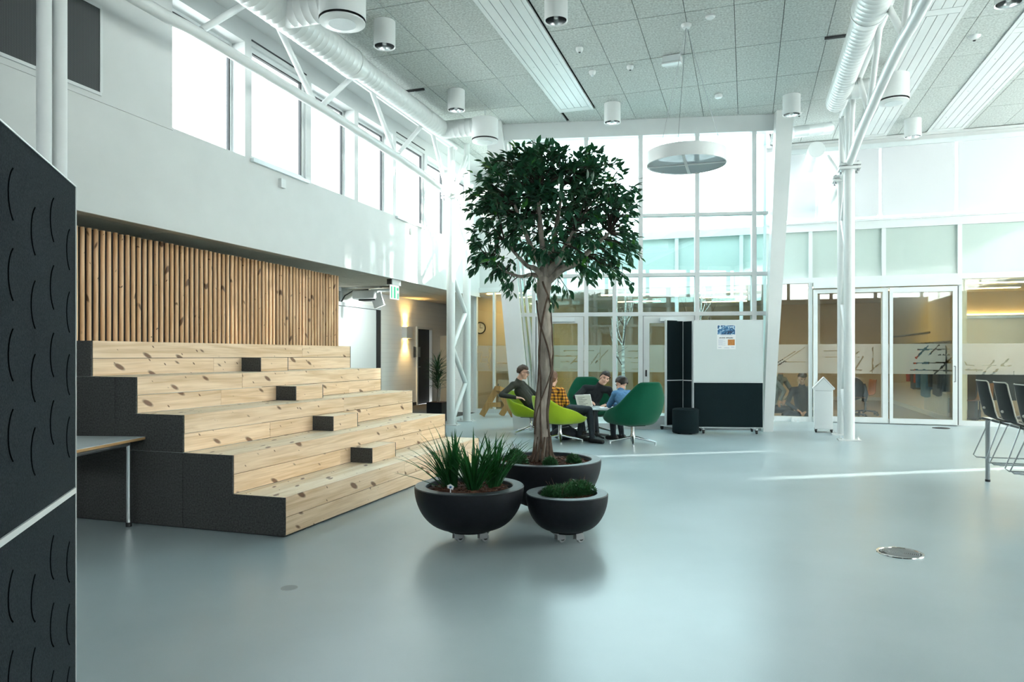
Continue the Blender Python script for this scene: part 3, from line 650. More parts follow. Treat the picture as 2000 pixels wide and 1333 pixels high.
# slanted jambs and glazed returns of the bay
jl = MB(BM)
for ds in (0.0, 0.09):
    vs = [(lb1 + 0.02 + ds, -0.06, 0), (lb1 + 0.06 + ds, -0.06, 0), (lb1 + 0.06 + ds, 0.1, 0), (lb1 + 0.02 + ds, 0.1, 0),
          (lt1 + 0.02 + ds, -0.06, 5.5), (lt1 + 0.06 + ds, -0.06, 5.5), (lt1 + 0.06 + ds, 0.1, 5.5), (lt1 + 0.02 + ds, 0.1, 5.5)]
    jl.add(vs, [(0, 3, 2, 1), (4, 5, 6, 7), (0, 1, 5, 4), (1, 2, 6, 5), (2, 3, 7, 6), (3, 0, 4, 7)])
obj('slanted_jamb', jl, 'frame', bay, world=True)
ret = struct('window_13', loc=(BA.x + 0.03, 14.5, 0))
obj('pane', wbox(BA.x + 0.02, BA.x + 0.03, BA.y + 0.1, YF - 0.06, 0.1, 5.5), 'glass_green', ret, world=True)
obj('frame', wbox(BA.x, BA.x + 0.06, BA.y + 0.1, YF - 0.06, 0, 0.1).box(BA.x, BA.x + 0.06, BA.y + 0.1, YF - 0.06, 5.5, ZC + .05).box(BA.x, BA.x + 0.06, 14.4, 14.46, 0.1, 5.5).box(BA.x, BA.x + 0.06, BA.y + 0.1, YF - 0.06, 2.86, 2.95), 'frame', ret, world=True)
ret = struct('window_14', loc=(BB.x - 0.03, 15.0, 0))
obj('pane', wbox(BB.x - 0.03, BB.x - 0.02, BB.y + 0.1, YF - 0.06, 0.1, 5.5), 'glass', ret, world=True)
obj('frame', wbox(BB.x - 0.06, BB.x, BB.y + 0.1, YF - 0.06, 0, 0.1).box(BB.x - 0.06, BB.x, BB.y + 0.1, YF - 0.06, 5.5, ZC + .05).box(BB.x - .06, BB.x, 14.9, 14.96, 0.1, 5.5), 'frame', ret, world=True)
# ------------------------------------------------------------------ trusses, truss columns, ducts
def truss(name, label, X, px, diag, ytop, zt, rad=0.062, back=None):
    pts = [P(x, y, X=X) for x, y in px]
    t = thing(name, label, 'truss', tuple(pts[-1]))
    p0 = pts[0]; start = [Vector((X, p0.y - 6.5, p0.z + 0.05)), Vector((X, p0.y - 3, p0.z + 0.05))]
    fine = smooth_path(start + pts, [rad] * (len(pts) + 2), 5)[0]
    obj('lower_chord', MB().tube(fine, rad, 18), 'steel_white', t, smooth=True, world=True)
    obj('upper_chord', MB().tube([(X, pts[0].y - 6, zt), (X, ytop, zt)], rad, 14), 'steel_white', t, smooth=True, world=True)
    for a, b in diag:
        A = P(*a, X=X); B = P(*b, X=X)
        d = (B - A).normalized(); k = (zt - A.z) / d.z; B = A + d * k
        obj('brace', MB().tube([A, B], rad * 0.62, 12), 'steel_white', t, smooth=True, world=True)
    return t
truss('roof_truss', 'long white tubular roof truss along the left windows', -5.52,
      [(270, 0), (380, 61), (490, 127), (600, 194), (655, 228), (720, 270), (780, 309), (830, 344), (881, 384)],
      [((393, 59), (482, 6)), ((614, 200), (545, 55)), ((629, 206), (684, 154)), ((770, 298), (726, 178)), ((778, 300), (820, 250)), ((872, 372), (847, 270)), ((883, 380), (886, 290)), ((886, 380), (908, 310))], 13.2, 5.5)
truss('roof_truss', 'white tubular roof truss on the right, its chord dropping to the column by the bin', 1.57,
      [(1807, 0), (1756, 92), (1706, 202), (1680, 263), (1657, 326)],
      [((1762, 65), (1733, 9)), ((1767, 50), (1774, 0)), ((1695, 214), (1675, 144)), ((1699, 204), (1722, 22)), ((1662, 300), (1666, 190)), ((1659, 306), (1640, 180))], 13.6, 5.5)
def truss_column(label, X, ya, yb, zf):
    t = thing('truss_column', label, 'column', (X, ya, 0))
    D = yb - ya
    for y in (0, D):
        obj('post', MB().tube([(0, y, 0.02), (0, y, zf - 0.04)], 0.083, 24), 'steel_white', t, smooth=True)
        obj('base_plate', MB().box(-0.17, 0.17, y - 0.12, y + 0.12, 0, 0.02), 'steel_white', t)
        b = MB()
        for sx in (-0.13, 0.13):
            b.lathe([(0.022, 0), (0.022, 0.025), (0.01, 0.03), (0.01, 0.05), (0.0, 0.05)], 8, (sx, y, 0.02))
        obj('anchor_bolt', b, 'steel_white', t)
        obj('flange', MB().box(-0.16, 0.16, y - 0.12, y + 0.12, zf - 0.06, zf - 0.02).box(-0.16, 0.16, y - 0.12, y + 0.12, zf, zf + 0.04), 'steel_white', t)
        b = MB()
        for sx in (-0.12, 0.12):
            for sy in (-0.08, 0.08): b.lathe([(0, -0.1), (0.02, -0.1), (0.02, 0.06), (0, 0.06)], 6, (sx, y + sy, zf))
        obj('flange_bolt', b, 'grey_metal', t)
        obj('stub', MB().tube([(0, y, zf), (0, y, ZC if y else 5.5)], 0.06, 14), 'steel_white', t, smooth=True)
    z = 0.08; k = 0
    while z < zf - 0.4:
        a, b = (0.07, D - 0.07) if k % 2 == 0 else (D - 0.07, 0.07)
        obj('brace', MB().tube([(0, a, z), (0, b, z + 0.72)], 0.048, 12), 'steel_white', t, smooth=True)
        z += 0.72; k += 1
    obj('brace', MB().tube([(0, 0.05, zf + 0.05), (0, D, 5.4)], 0.045, 12), 'steel_white', t, smooth=True)
    obj('chord', MB().tube([(0, 0, zf + 0.08), (0, D, zf + 0.0), (0, YF - ya - 0.1, zf - 0.06)], 0.06, 16), 'steel_white', t, smooth=True)
    obj('brace', MB().tube([(0, D + 0.05, zf), (0, YF - ya - 0.2, 5.4)], 0.045, 12), 'steel_white', t, smooth=True)
    return t
truss_column('white lattice column standing by the potted palm, right of the wooden steps', -5.52, 13.0, 13.84, 4.50)
truss_column('white lattice column standing right of the white litter bin', 1.57, 12.67, 13.52, 4.42)
t = thing('beam', 'thick white horizontal beam from the left lattice column towards the glass bay', 'beam', (-5.4, 14.6, 4.35))
obj('tube', MB().tube([(-5.5, 14.0, 4.42), (-4.25, 14.6, 4.5)], 0.1, 16), 'steel_white', t, smooth=True, world=True)

def ridged(mb, a, b, r, step=0.105, n=28):
    a = Vector(a); b = Vector(b); L_ = (b - a).length; pts = []; rs = []
    k = 0.0
    while k < L_:
        for d, e in ((0, 0.0), (0.006, 0.0022), (0.012, 0.0)):
            if k + d < L_: pts.append(a.lerp(b, (k + d) / L_)); rs.append(r + e)
        k += step
    pts.append(b); rs.append(r); mb.tube(pts, rs, n)
def diffuser(x, y, ztop, zbot, r, label):
    t = thing('air_diffuser', label, 'air diffuser', (x, y, zbot), group='round white air diffusers')
    h = ztop - zbot
    obj('drum', MB().lathe([(r * 0.97, 0.06), (r, 0.05), (r, h), (r * 0.9, h + 0.004), (0, h + 0.004)], 40), 'steel_white', t, smooth=True)
    obj('slot', MB().lathe([(r * 0.9, 0.02), (r * 0.9, 0.07)], 40), 'black', t, smooth=True)
    obj('face_plate', MB().lathe([(0, 0.0), (r * 0.62, 0.0), (r * 0.66, 0.006), (r * 0.97, 0.012), (r * 0.97, 0.028), (0, 0.028)], 40), 'steel_white', t, smooth=True)
    obj('perforated_disc', MB().lathe([(0, -0.004), (r * 0.58, -0.004), (r * 0.58, 0.002), (0, 0.002)], 32), 'alu', t, smooth=True)
    obj('wire', MB().tube([(0, 0, h), (0, 0, ZC - zbot)], 0.006, 6), 'alu', t)
    return t
t = thing('ventilation_duct', 'white spiral duct running above the left row of windows', 'duct', (-5.2, 8.0, 5.42))
m = MB(); ridged(m, (-5.2, -2, 5.42), (-5.2, 8.75, 5.42), 0.20); obj('wide_pipe', m, 'steel_white', t, smooth=True, world=True)
obj('collar', MB().tube([(-5.2, 8.7, 5.42), (-5.2, 8.76, 5.42), (-5.2, 8.8, 5.42), (-5.2, 8.95, 5.43)], [0.207, 0.207, 0.2, 0.16], 32), 'steel_white', t, smooth=True, world=True)
m = MB(); ridged(m, (-5.2, 8.9, 5.43), (-5.2, 11.8, 5.43), 0.155); obj('narrow_pipe', m, 'steel_white', t, smooth=True, world=True)
obj('elbow', MB().tube([(-5.2, 11.72, 5.43), (-5.2, 11.8, 5.43), (-5.13, 11.87, 5.43), (-5.0, 11.87, 5.43)], 0.157, 28), 'steel_white', t, smooth=True, world=True)
m = MB(); ridged(m, (-5.05, 11.87, 5.43), (-4.5, 11.87, 5.43), 0.155); obj('outlet_pipe', m, 'steel_white', t, smooth=True, world=True)
m = MB(); ridged(m, (-5.15, 7.18, 5.42), (-4.5, 7.18, 5.42), 0.19); obj('branch_pipe', m, 'steel_white', t, smooth=True, world=True)
diffuser(-4.39, 11.87, 5.53, 5.13, 0.235, 'round white air diffuser at the far end of the left duct, above the tree')
diffuser(-4.39, 7.18, 5.62, 5.16, 0.265, 'large round white air diffuser at the top of the picture by the left duct')
t = thing('ventilation_duct', 'white spiral duct beside the right roof truss', 'duct', (1.36, 9, 5.42))
m = MB(); ridged(m, (1.36, -2, 5.42), (1.36, 9.3, 5.42), 0.20); obj('wide_pipe', m, 'steel_white', t, smooth=True, world=True)
obj('collar', MB().tube([(1.36, 9.25, 5.42), (1.36, 9.32, 5.42), (1.36, 9.45, 5.42)], [0.207, 0.2, 0.165], 32), 'steel_white', t, smooth=True, world=True)
m = MB(); ridged(m, (1.36, 9.4, 5.42), (1.36, 12.5, 5.42), 0.16); obj('narrow_pipe', m, 'steel_white', t, smooth=True, world=True)
m = MB(); ridged(m, (1.4, 11.98, 5.42), (2.0, 11.98, 5.42), 0.14); obj('branch_pipe', m, 'steel_white', t, smooth=True, world=True)
diffuser(2.09, 11.98, 5.56, 5.15, 0.215, 'round white air diffuser on the right, half behind the truss chord')
t = thing('ventilation_duct', 'short white duct end above the right lattice column', 'duct', (1.3, 14.9, 5.0))
m = MB(); ridged(m, (1.25, 14.6, 5.25), (1.25, 15.8, 5.25), 0.15); obj('pipe', m, 'steel_white', t, smooth=True, world=True)
t = thing('branch_pipe', 'short pale pipe from the right leaning pillar to the lattice column', 'pipe', (0.9, 13.9, 5.4))
m = MB(); ridged(m, P(1546, 259, D=13.0), P(1622, 250, D=13.2), 0.105, 0.3); obj('tube', m, 'alu', t, smooth=True, world=True)

# ------------------------------------------------------------------ ceiling panels, lamps and small fittings
def strip(x0, x1, y0, y1, label, joint=None):
    t = thing('ceiling_panel', label, 'ceiling panel', ((x0 + x1) / 2, (y0 + y1) / 2, ZC), group='long white climate panels in the ceiling')
    cuts = [y0, y1] if joint is None else [y0, joint, y1]
    for a, b in zip(cuts[:-1], cuts[1:]):
        last = b - 0.17
        n = 4; e = 0.06; w = (x1 - x0 - 2 * e) / n
        for i in range(n): obj('strip', wbox(x0 + e + i * w + 0.004, x0 + e + (i + 1) * w - 0.004, a + 0.008, last - 0.008, ZC - 0.014, ZC + 0.02), 'steel_white', t, world=True)
        obj('edge', wbox(x0, x0 + e - 0.003, a, b, ZC - 0.016, ZC + 0.02).box(x1 - e + 0.003, x1, a, b, ZC - 0.016, ZC + 0.02), 'steel_white', t, world=True)
        obj('end_plate', wbox(x0 + e, x1 - e, last, b - 0.006, ZC - 0.016, ZC + 0.02), 'steel_white', t, world=True)
        s = MB()
        for yy in (a + (b - a) * 0.2, a + (b - a) * 0.5, a + (b - a) * 0.8):
            for xx in (x0 + 0.13, x1 - 0.13): s.lathe([(0, -0.018), (0.012, -0.018), (0.012, 0)], 8, (xx, yy, ZC))
        obj('screw', s, 'alu', t, world=True)
strip(-3.2, -2.58, 2.0, 12.55, 'long white climate panel in the ceiling left of the ring lamp')
strip(2.02, 2.64, 2.0, 15.9, 'long white climate panel in the ceiling just right of the truss', 10.45)
strip(3.35, 3.97, 2.0, 15.9, 'long white climate panel in the ceiling, furthest right', 11.35)
dl = [((751, 92), 'white cylinder ceiling lamp beside the left duct'), ((1086, 42), 'white cylinder ceiling lamp at the top edge beside the climate panel'),
      ((891, 216), 'white cylinder ceiling lamp above the round diffuser on the left'), ((1196, 240), 'white cylinder ceiling lamp above the treetop in front of the glass bay'),
      ((1546, 225), 'white cylinder ceiling lamp by the head of the right leaning pillar'), ((1783, 268), 'white cylinder ceiling lamp before the blinds between two climate panels'),
      ((1970, 8), 'white cylinder ceiling lamp in the top right corner')]
def downlight(label):
    t = thing('ceiling_lamp', label, 'lamp', (0, 0, 0), group='white cylinder ceiling lamps')
    obj('housing', MB().lathe([(0.128, 0.03), (0.128, 0.012), (0.142, 0.0), (0.142, 0.33), (0.0, 0.33)], 36), 'steel_white', t, smooth=True)
    r = MB(); n = 36; vs = []
    obj('reflector', MB().lathe([(0.128, 0.012), (0.122, 0.06), (0.10, 0.13), (0.07, 0.2), (0.0, 0.22)], n), 'reflector', t, smooth=True)
    f = MB()
    for k in range(10):
        a = 2 * PI * k / 10; c, s = math.cos(a), math.sin(a)
        f.add([(c * 0.03, s * 0.03, 0.05), (c * 0.118, s * 0.118, 0.03), (c * 0.112, s * 0.112, 0.09), (c * 0.03, s * 0.03, 0.16)], [(0, 1, 2, 3)])
    obj('louvre', f, 'reflector', t)
    obj('bulb', MB().lathe([(0, 0.03), (0.022, 0.035), (0.026, 0.06), (0.026, 0.18), (0, 0.18)], 12), 'white', t, smooth=True)
    return t
lamp0 = downlight(dl[0][1])
for i, (px, lab) in enumerate(dl):
    p = P(*px, Z=5.43)
    if i == 0: lamp0.location = p
    else: dup(lamp0, p, 0, lab, 'white cylinder ceiling lamps')
# ring pendant
t = thing('pendant_lamp', 'large round white pendant lamp hanging before the glass bay', 'lamp', tuple(W(0.243 * 9.5, 9.5, 3.9)))
Rr = 0.515
obj('ring_band', MB().lathe([(Rr, 0), (Rr, 0.17), (Rr - 0.012, 0.17), (Rr - 0.012, 0), (Rr, 0)], 64), 'steel_white', t, smooth=True)
obj('diffuser', MB().lathe([(0, 0.008), (Rr - 0.02, 0.008), (Rr - 0.02, 0.014), (0, 0.014)], 48), 'opal', t, smooth=True)
obj('top_cover', MB().lathe([(0, 0.145), (Rr - 0.02, 0.145), (Rr - 0.02, 0.15), (0, 0.15)], 48), 'opal', t, smooth=True)
obj('cross_bar', MB().box(-Rr + 0.02, Rr - 0.02, -0.018, 0.018, -0.004, 0.008).box(-0.018, 0.018, -Rr + 0.02, Rr - 0.02, -0.004, 0.008), 'steel_white', t)
hc = ZC - 3.9
wv = MB()
for k in range(3):
    a = 2 * PI * k / 3 + 0.4; wv.tube([(math.cos(a) * (Rr - 0.01), math.sin(a) * (Rr - 0.01), 0.17), (0, 0, hc - 0.02)], 0.0035, 5)
obj('suspension_wire', wv, 'grey_metal', t)
obj('canopy', MB().lathe([(0, hc - 0.05), (0.05, hc - 0.045), (0.07, hc - 0.01), (0.07, hc), (0, hc)], 24), 'steel_white', t, smooth=True)
def fitting(name, label, cat, px, prof, m='steel_white', z=ZC, extra=None):
    p = P(*px, Z=z - 0.03); t = thing(name, label, cat, (p.x, p.y, z))
    obj('housing', MB().lathe(prof, 24), m, t, smooth=True)
    if extra: obj(extra[0], MB().lathe(extra[1], 16), extra[2], t, smooth=True)
    return t
det = [(0, -0.062), (0.03, -0.06), (0.045, -0.045), (0.055, -0.02), (0.055, 0), (0, 0)]
lens = ('lens', [(0, -0.07), (0.014, -0.068), (0.02, -0.058), (0, -0.058)], 'dark')
fitting('smoke_detector', 'small white smoke detector with dark dot right of the long climate panel', 'detector', (1132, 98), det, extra=lens)
fitting('motion_sensor', 'small white ceiling sensor, the lowest beside the climate panel end', 'sensor', (1157, 143), det, extra=('lens', [(0, -0.085), (0.018, -0.08), (0.026, -0.062), (0, -0.058)], 'alu'))
fitting('motion_sensor', 'small white ceiling sensor left of the square ceiling box', 'sensor', (1231, 133), det, extra=lens)
fitting('ceiling_sensor', 'flat white disc on the ceiling right of the pendant canopy', 'detector', (1387, 36), [(0, -0.03), (0.05, -0.028), (0.062, -0.015), (0.062, 0), (0, 0)], extra=('collar', [(0.066, -0.006), (0.07, 0), (0.0, 0)], 'white'))
fitting('smoke_detector', 'small white smoke detector above the ring lamp, nearer the bay', 'detector', (1403, 187), [(0, -0.075), (0.05, -0.07), (0.065, -0.05), (0.065, -0.02), (0.04, 0), (0, 0)], extra=lens)
fitting('smoke_detector', 'white smoke detector with dark centre between the two right climate panels', 'detector', (1903, 75), [(0, -0.035), (0.04, -0.033), (0.075, -0.012), (0.08, 0), (0, 0)], extra=lens)
fitting('ceiling_spout', 'small white ceiling spout above the right leaning pillar', 'detector', (1561, 224), [(0, -0.035), (0.03, -0.03), (0.05, 0), (0, 0)], extra=lens)
p = P(1313, 124, Z=ZC - 0.1); t = thing('ceiling_box', 'square pale speaker box fixed under the ceiling left of the pendant wires', 'speaker', (p.x, p.y, ZC), -0.1)
obj('housing', MB().box(-0.13, 0.13, -0.08, 0.12, -0.11, 0), 'white', t, bevel=0.01); obj('front_grille', MB().box(-0.12, 0.12, -0.09, -0.08, -0.10, -0.01), 'alu', t); obj('rim', MB().box(-0.14, 0.14, -0.1, 0.0, -0.13, -0.11), 'steel_white', t)
for px, lab in (((810, 176), 'short dark track on the ceiling by the left duct'), ((1637, 71), 'short dark slot in the ceiling left of the right duct')):
    p = P(*px, Z=ZC - 0.01); t = thing('ceiling_track', lab, 'track', (p.x, p.y, ZC))
    obj('rail', MB().box(-0.17, 0.17, -0.02, 0.02, -0.03, 0.0), 'dark', t); obj('cover', MB().box(-0.17, 0.17, 0.022, 0.03, -0.032, 0.0), 'alu', t)
    if px[0] < 900: obj('hanger', MB().tube([(0, 0, -0.03), (0, 0, -0.18)], 0.006, 6), 'alu', t)

# ------------------------------------------------------------------ slat wall and tiered seating
t = thing('slat_screen', 'screen of upright round larch slats behind the top of the wooden steps', 'slat screen', (-6.67, 7.5, 1.5))
obj('backing', wbox(-6.78, -6.72, 4.2, 10.82, 1.3, 2.735), 'dark', t, world=True)
n = 16; sl = MB().tube([(0, 0, 1.52), (0, 0, 2.735)], 0.0235, 12)
y = 4.3; k = 0; slat0 = None; pitch = (10.78 - 5.74) / 61.0 
while y < 10.82:
    if slat0 is None:
        slat0 = obj('slat', sl, 'slat', t, smooth=True); slat0.location = (-0.005, y - 7.5, -1.5)
    else: inst('slat', slat0, t, (random.uniform(-0.008, 0.0), y - 7.5, -1.5 + random.uniform(-0.004, 0.004)), (0, 0, random.uniform(0, 6)))
    y += pitch; k += 1
t = thing('tiered_seating', 'wide pine tiered seating steps with charcoal end panels', 'tiered seating', (-3.31, 6.6, 0))
X0, TR, RI, Y0, Y1 = -3.31, 0.475, 0.30, 4.60, 8.72
rj = random.Random(3)
joints = {(0, 1): [6.6], (0, 0): [7.35], (1, 1): [7.45], (1, 0): [6.15, 8.0], (2, 1): [7.0], (2, 0): [5.7], (3, 1): [5.9], (3, 0): [5.6, 7.9], (4, 1): [7.6], (4, 0): [6.05]}
for k in range(5):
    xf = X0 - TR * k; z0 = RI * k
    for r in (0, 1):
        cuts = [Y0 + 0.018] + joints[(k, r)] + [Y1]
        za = z0 + 0.003 + r * RI / 2 + (0.012 if k == 0 and r == 0 else 0); zb = z0 + (r + 1) * RI / 2 - (0.0005 if r else 0.0015)
        for a, b in zip(cuts[:-1], cuts[1:]):
            o = obj('riser_board', MB().box(-0.018, 0, -(b - a) / 2 + 0.0012, (b - a) / 2 - 0.0012, -(zb - za) / 2, (zb - za) / 2), 'pine', t)
            o.location = (xf - X0 + rj.uniform(-0.001, 0.001), (a + b) / 2 - 6.6, (za + zb) / 2)
    depth = TR if k < 4 else 1.45
    nb = 3 if k < 4 else 9; w = depth / nb
    for i in range(nb):
        c = 5.4 + rj.uniform(0, 2.4); cuts = [Y0 + 0.018, c, Y1]
        xa = xf - w * i; xb = xa - w
        if i == 0: xa -= 0.019
        for a, b in zip(cuts[:-1], cuts[1:]):
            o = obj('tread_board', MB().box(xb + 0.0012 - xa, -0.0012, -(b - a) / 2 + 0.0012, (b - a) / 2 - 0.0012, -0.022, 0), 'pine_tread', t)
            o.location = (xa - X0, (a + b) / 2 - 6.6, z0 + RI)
# charcoal fibreboard ends, cut into the panels of the photograph
def side(poly, y0, y1, nm='side_panel'):
    T = Matrix(((1, 0, 0, 0), (0, 0, 1, 0), (0, 1, 0, 0), (0, 0, 0, 1)))
    return obj(nm, MB(T).prism(poly, y0, y1), 'mdf', t, world=True, bevel=0.001)
g = 0.002
for (ya, yb) in ((Y0, Y0 + 0.016), (Y1, Y1 + 0.014)):
    x = [X0 - TR * k for k in range(6)]; xe = -6.66
    side([(x[2] + g, 0.012), (x[0], 0.012), (x[0], RI - g * 0), (x[1], RI), (x[1], 2 * RI), (x[2] + g, 2 * RI)], ya, yb)
    side([(xe, 0.012), (x[2] - g, 0.012), (x[2] - g, 2 * RI - g), (xe, 2 * RI - g)], ya, yb)
    side([(-4.95, 2 * RI + g), (x[2], 2 * RI + g), (x[2], 3 * RI), (x[3], 3 * RI), (x[3], 4 * RI - g), (-4.95, 4 * RI - g)], ya, yb)
    side([(xe, 2 * RI + g), (-4.954, 2 * RI + g), (-4.954, 4 * RI - g), (xe, 4 * RI - g)], ya, yb)
    side([(xe, 4 * RI + g), (x[4], 4 * RI + g), (x[4], 5 * RI), (xe, 5 * RI)], ya, yb)
obj('plinth', wbox(-6.6, X0 - 0.02, Y0 + 0.02, Y1, 0.0, 0.012), 'black', t, world=True)
# half steps
blk = [((726, 905), (773, 889)), ((650, 842), (699, 832)), ((577, 782.5), (631, 779)), ((508, 725), (563, 724))]
for k, (a, b) in enumerate(blk):
    A = P(*a, Z=RI * (k + 1)); xr = X0 - TR * (k + 1); xf = xr + 0.24
    ya = P(a[0], a[1], X=xf).y; yb = P(b[0], b[1], X=xf).y
    z = RI * (k + 1)
    sb = obj('step_block', MB().box(xr - xf + 0.001, -0.016, 0.018, yb - ya - 0.014, -0.148, -0.02), 'mdf', t)
    sb.location = (xf - X0, ya - 6.6, z + 0.15)
    o = obj('front_board', MB().box(-0.016, 0, 0.017, yb - ya - 0.012, -0.148, 0), 'pine', sb)
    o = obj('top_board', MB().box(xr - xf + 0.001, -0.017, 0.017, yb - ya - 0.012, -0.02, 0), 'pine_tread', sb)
    o = obj('end_board', MB().box(xr - xf + 0.001, 0, 0, 0.016, -0.148, 0), 'mdf', sb)
    o = obj('end_board', MB().box(xr - xf + 0.001, 0, yb - ya - 0.011, yb - ya, -0.148, 0), 'mdf', sb)

# ------------------------------------------------------------------ interactive board, projector, sign, sconce
t = thing('interactive_board', 'white interactive board on the corridor wall behind the steps', 'whiteboard', (-8.5, 14.7, 0.9))
obj('board', wbox(-8.60, -8.50, 13.3, 15.42, 0.92, 2.46), 'whiteboard', t, world=True)
obj('frame', wbox(-8.61, -8.48, 15.42, 15.62, 0.9, 2.5).box(-8.61, -8.48, 13.2, 13.3, 0.9, 2.5), 'dark', t, world=True)
obj('top_rail', wbox(-8.61, -8.47, 13.2, 15.6, 2.47, 2.55), 'alu', t, world=True)
t = thing('projector', 'white short-throw projector on a wall arm above the interactive board', 'projector', (-8.6, 14.1, 2.7))
a0 = P(668, 561, X=-8.56); a1 = P(742, 557, Y=a0.y)
obj('arm', MB().bar(a0, a1, 0.09, 0.07), 'alu', t, world=True)
obj('arm_end', MB().box(a1.x - 0.1, a1.x + 0.02, a1.y - 0.06, a1.y + 0.06, a1.z - 0.06, a1.z + 0.05), 'alu', t, world=True)
obj('wall_bracket', MB().tube([(-8.58, a0.y, 2.45), (-8.58, a0.y, a0.z + 0.1)], 0.045, 12).box(-8.62, -8.5, a0.y - 0.12, a0.y + 0.12, a0.z - 0.1, a0.z + 0.1), 'alu', t, world=True)
c1 = P(722, 577, Y=a0.y); 
body = MB().box(c1.x - 0.35, c1.x + 0.22, c1.y - 0.16, c1.y + 0.16, c1.z - 0.09, c1.z + 0.1)
obj('body', body, 'white', t, world=True, bevel=0.03)
obj('underside', MB().box(c1.x - 0.2, c1.x + 0.2, c1.y - 0.13, c1.y + 0.13, c1.z - 0.125, c1.z - 0.09), 'dark', t, world=True)
obj('mirror_flap', MB().bar((c1.x + 0.2, c1.y - 0.1, c1.z + 0.02), (c1.x + 0.3, c1.y - 0.1, c1.z - 0.27), 0.25, 0.03, (0, 1, 0)), 'white', t, world=True)
obj('lamp_plate', MB().box(c1.x + 0.1, c1.x + 0.55, c1.y - 0.14, c1.y + 0.14, c1.z + 0.08, c1.z + 0.12), 'alu', t, world=True)
obj('cable', MB().tube([(-8.58, a0.y - 0.06, 2.5), (-8.45, a0.y - 0.06, a0.z - 0.2), (-8.25, a0.y - 0.06, a0.z - 0.1), (c1.x, a0.y - 0.05, a0.z - 0.08)], 0.014, 6), 'black', t, world=True, smooth=True)
pl = bpy.data.objects.new('projector_light', bpy.data.lights.new('projector_light', 'SPOT')); COL.objects.link(pl)
pl.data.energy = 75; pl.data.color = (0.93, 1.0, 0.98); pl.data.spot_size = math.radians(150); pl.data.spot_blend = 0.5; pl.data.shadow_soft_size = 0.03
pl.location = (c1.x + 0.62, c1.y - 0.1, c1.z - 0.2); pl.rotation_euler = (Vector((-8.5, 14.5, 1.5)) - Vector(pl.location)).to_track_quat('-Z', 'Y').to_euler()
p = P(771, 550, X=-6.15); t = thing('exit_sign', 'small lit green and white exit sign under the left overhang', 'sign', (p.x, p.y, 2.76))
a = 0.0
obj('housing', MB().box(-0.04, 0.04, -0.17, 0.17, -0.1, 0.0), 'steel_white', t); obj('back_box', MB().box(-0.05, 0.03, -0.21, -0.17, -0.1, 0), 'dark', t)
obj('sign_plate', MB().box(-0.008, 0.008, -0.18, 0.16, -0.36, -0.1), 'sign_white', t)
pg = MB(); xx = 0.0085
for (y0, y1, z0, z1) in ((-0.16, -0.12, -0.34, -0.13), (-0.05, 0.01, -0.34, -0.13), (0.09, 0.13, -0.34, -0.24), (0.06, 0.13, -0.19, -0.14)): pg.box(xx, xx + 0.002, y0, y1, z0, z1)
obj('pictogram', pg, 'sign_green', t)
t = thing('wall_sconce', 'small glowing wall lamp throwing warm light up and down the corridor wall', 'lamp', (-8.62, 17.2, 1.97))
obj('shade', MB().box(0.0, 0.14, -0.17, -0.15, -0.15, 0.15).box(0.0, 0.14, 0.15, 0.17, -0.15, 0.15).box(0.12, 0.14, -0.15, 0.15, -0.15, 0.15), 'white', t)
obj('bulb', MB().box(0.03, 0.11, -0.13, 0.13, 0.10, 0.13).box(0.03, 0.11, -0.13, 0.13, -0.13, -0.10), 'sconce_glow', t)
for dz, e in ((0.16, PI), (-0.16, 0)):
    l = bpy.data.lights.new('sconce_light', 'SPOT'); l.energy = 42; l.color = (1.0, 0.62, 0.2); l.spot_size = math.radians(95); l.spot_blend = 0.9; l.shadow_soft_size = 0.04
    o = bpy.data.objects.new('sconce_light', l); COL.objects.link(o); o.location = (-8.53, 17.2, 1.97 + dz); o.rotation_euler = (e, 0, 0)
p = P(814, 688, X=-8.62); t = thing('notice_plate', 'small dark notice plate on the corridor wall by the door', 'plate', (-8.62, p.y, p.z))
obj('plate', MB().box(0, 0.02, -0.2, 0.2, -0.14, 0.14), 'grey_metal', t); obj('border', MB().box(0.0, 0.024, -0.21, -0.19, -0.15, 0.15).box(0, 0.024, 0.19, 0.21, -0.15, 0.15), 'dark', t)
t = thing('wall_cabinet', 'pale upright cabinet at the end of the corridor', 'cabinet', (-8.62, 19.9, 0))
obj('body', MB().box(0, 0.35, -0.4, 0.4, 0, 1.95), 'beige', t); obj('door', MB().box(0.35, 0.37, -0.39, 0.39, 0.05, 1.9), 'beige', t); obj('handle', MB().box(0.37, 0.39, -0.34, -0.31, 0.9, 1.1), 'dark', t)

# ------------------------------------------------------------------ felt partition close by, desk behind it
a = W(-1.602, 2.632); b = W(-1.602 + 0.324 * 1.3, 2.632 - 0.946 * 1.3); u = (b - a).normalized(); nn = Vector((-u.y, u.x, 0))
if nn.dot(CP - a) < 0: nn = -nn
T = Matrix(((u.x, nn.x, 0, a.x), (u.y, nn.y, 0, a.y), (0, 0, 1, 0), (0, 0, 0, 1)))
t = thing('felt_partition', 'tall charcoal felt partition with curved embossing at the left picture edge', 'partition', tuple(a))
Wd = 1.3
def tb(x0, x1, y0, y1, z0, z1): return MB(T).box(x0, x1, y0, y1, z0, z1)
obj('core', tb(0.006, Wd - 0.006, -0.055, -0.005, 0.07, 1.994), 'dark', t, world=True)
obj('upper_panel', tb(0.006, Wd - 0.006, -0.005, 0.0, 0.897, 1.995), 'felt', t, world=True)
obj('lower_panel', tb(0.006, Wd - 0.006, -0.005, 0.0, 0.07, 0.873), 'felt', t, world=True)
obj('rear_panel', tb(0.006, Wd - 0.006, -0.06, -0.055, 0.07, 1.995), 'felt', t, world=True)
obj('middle_trim', tb(0.006, Wd - 0.006, -0.005, 0.004, 0.875, 0.895), 'frame', t, world=True)
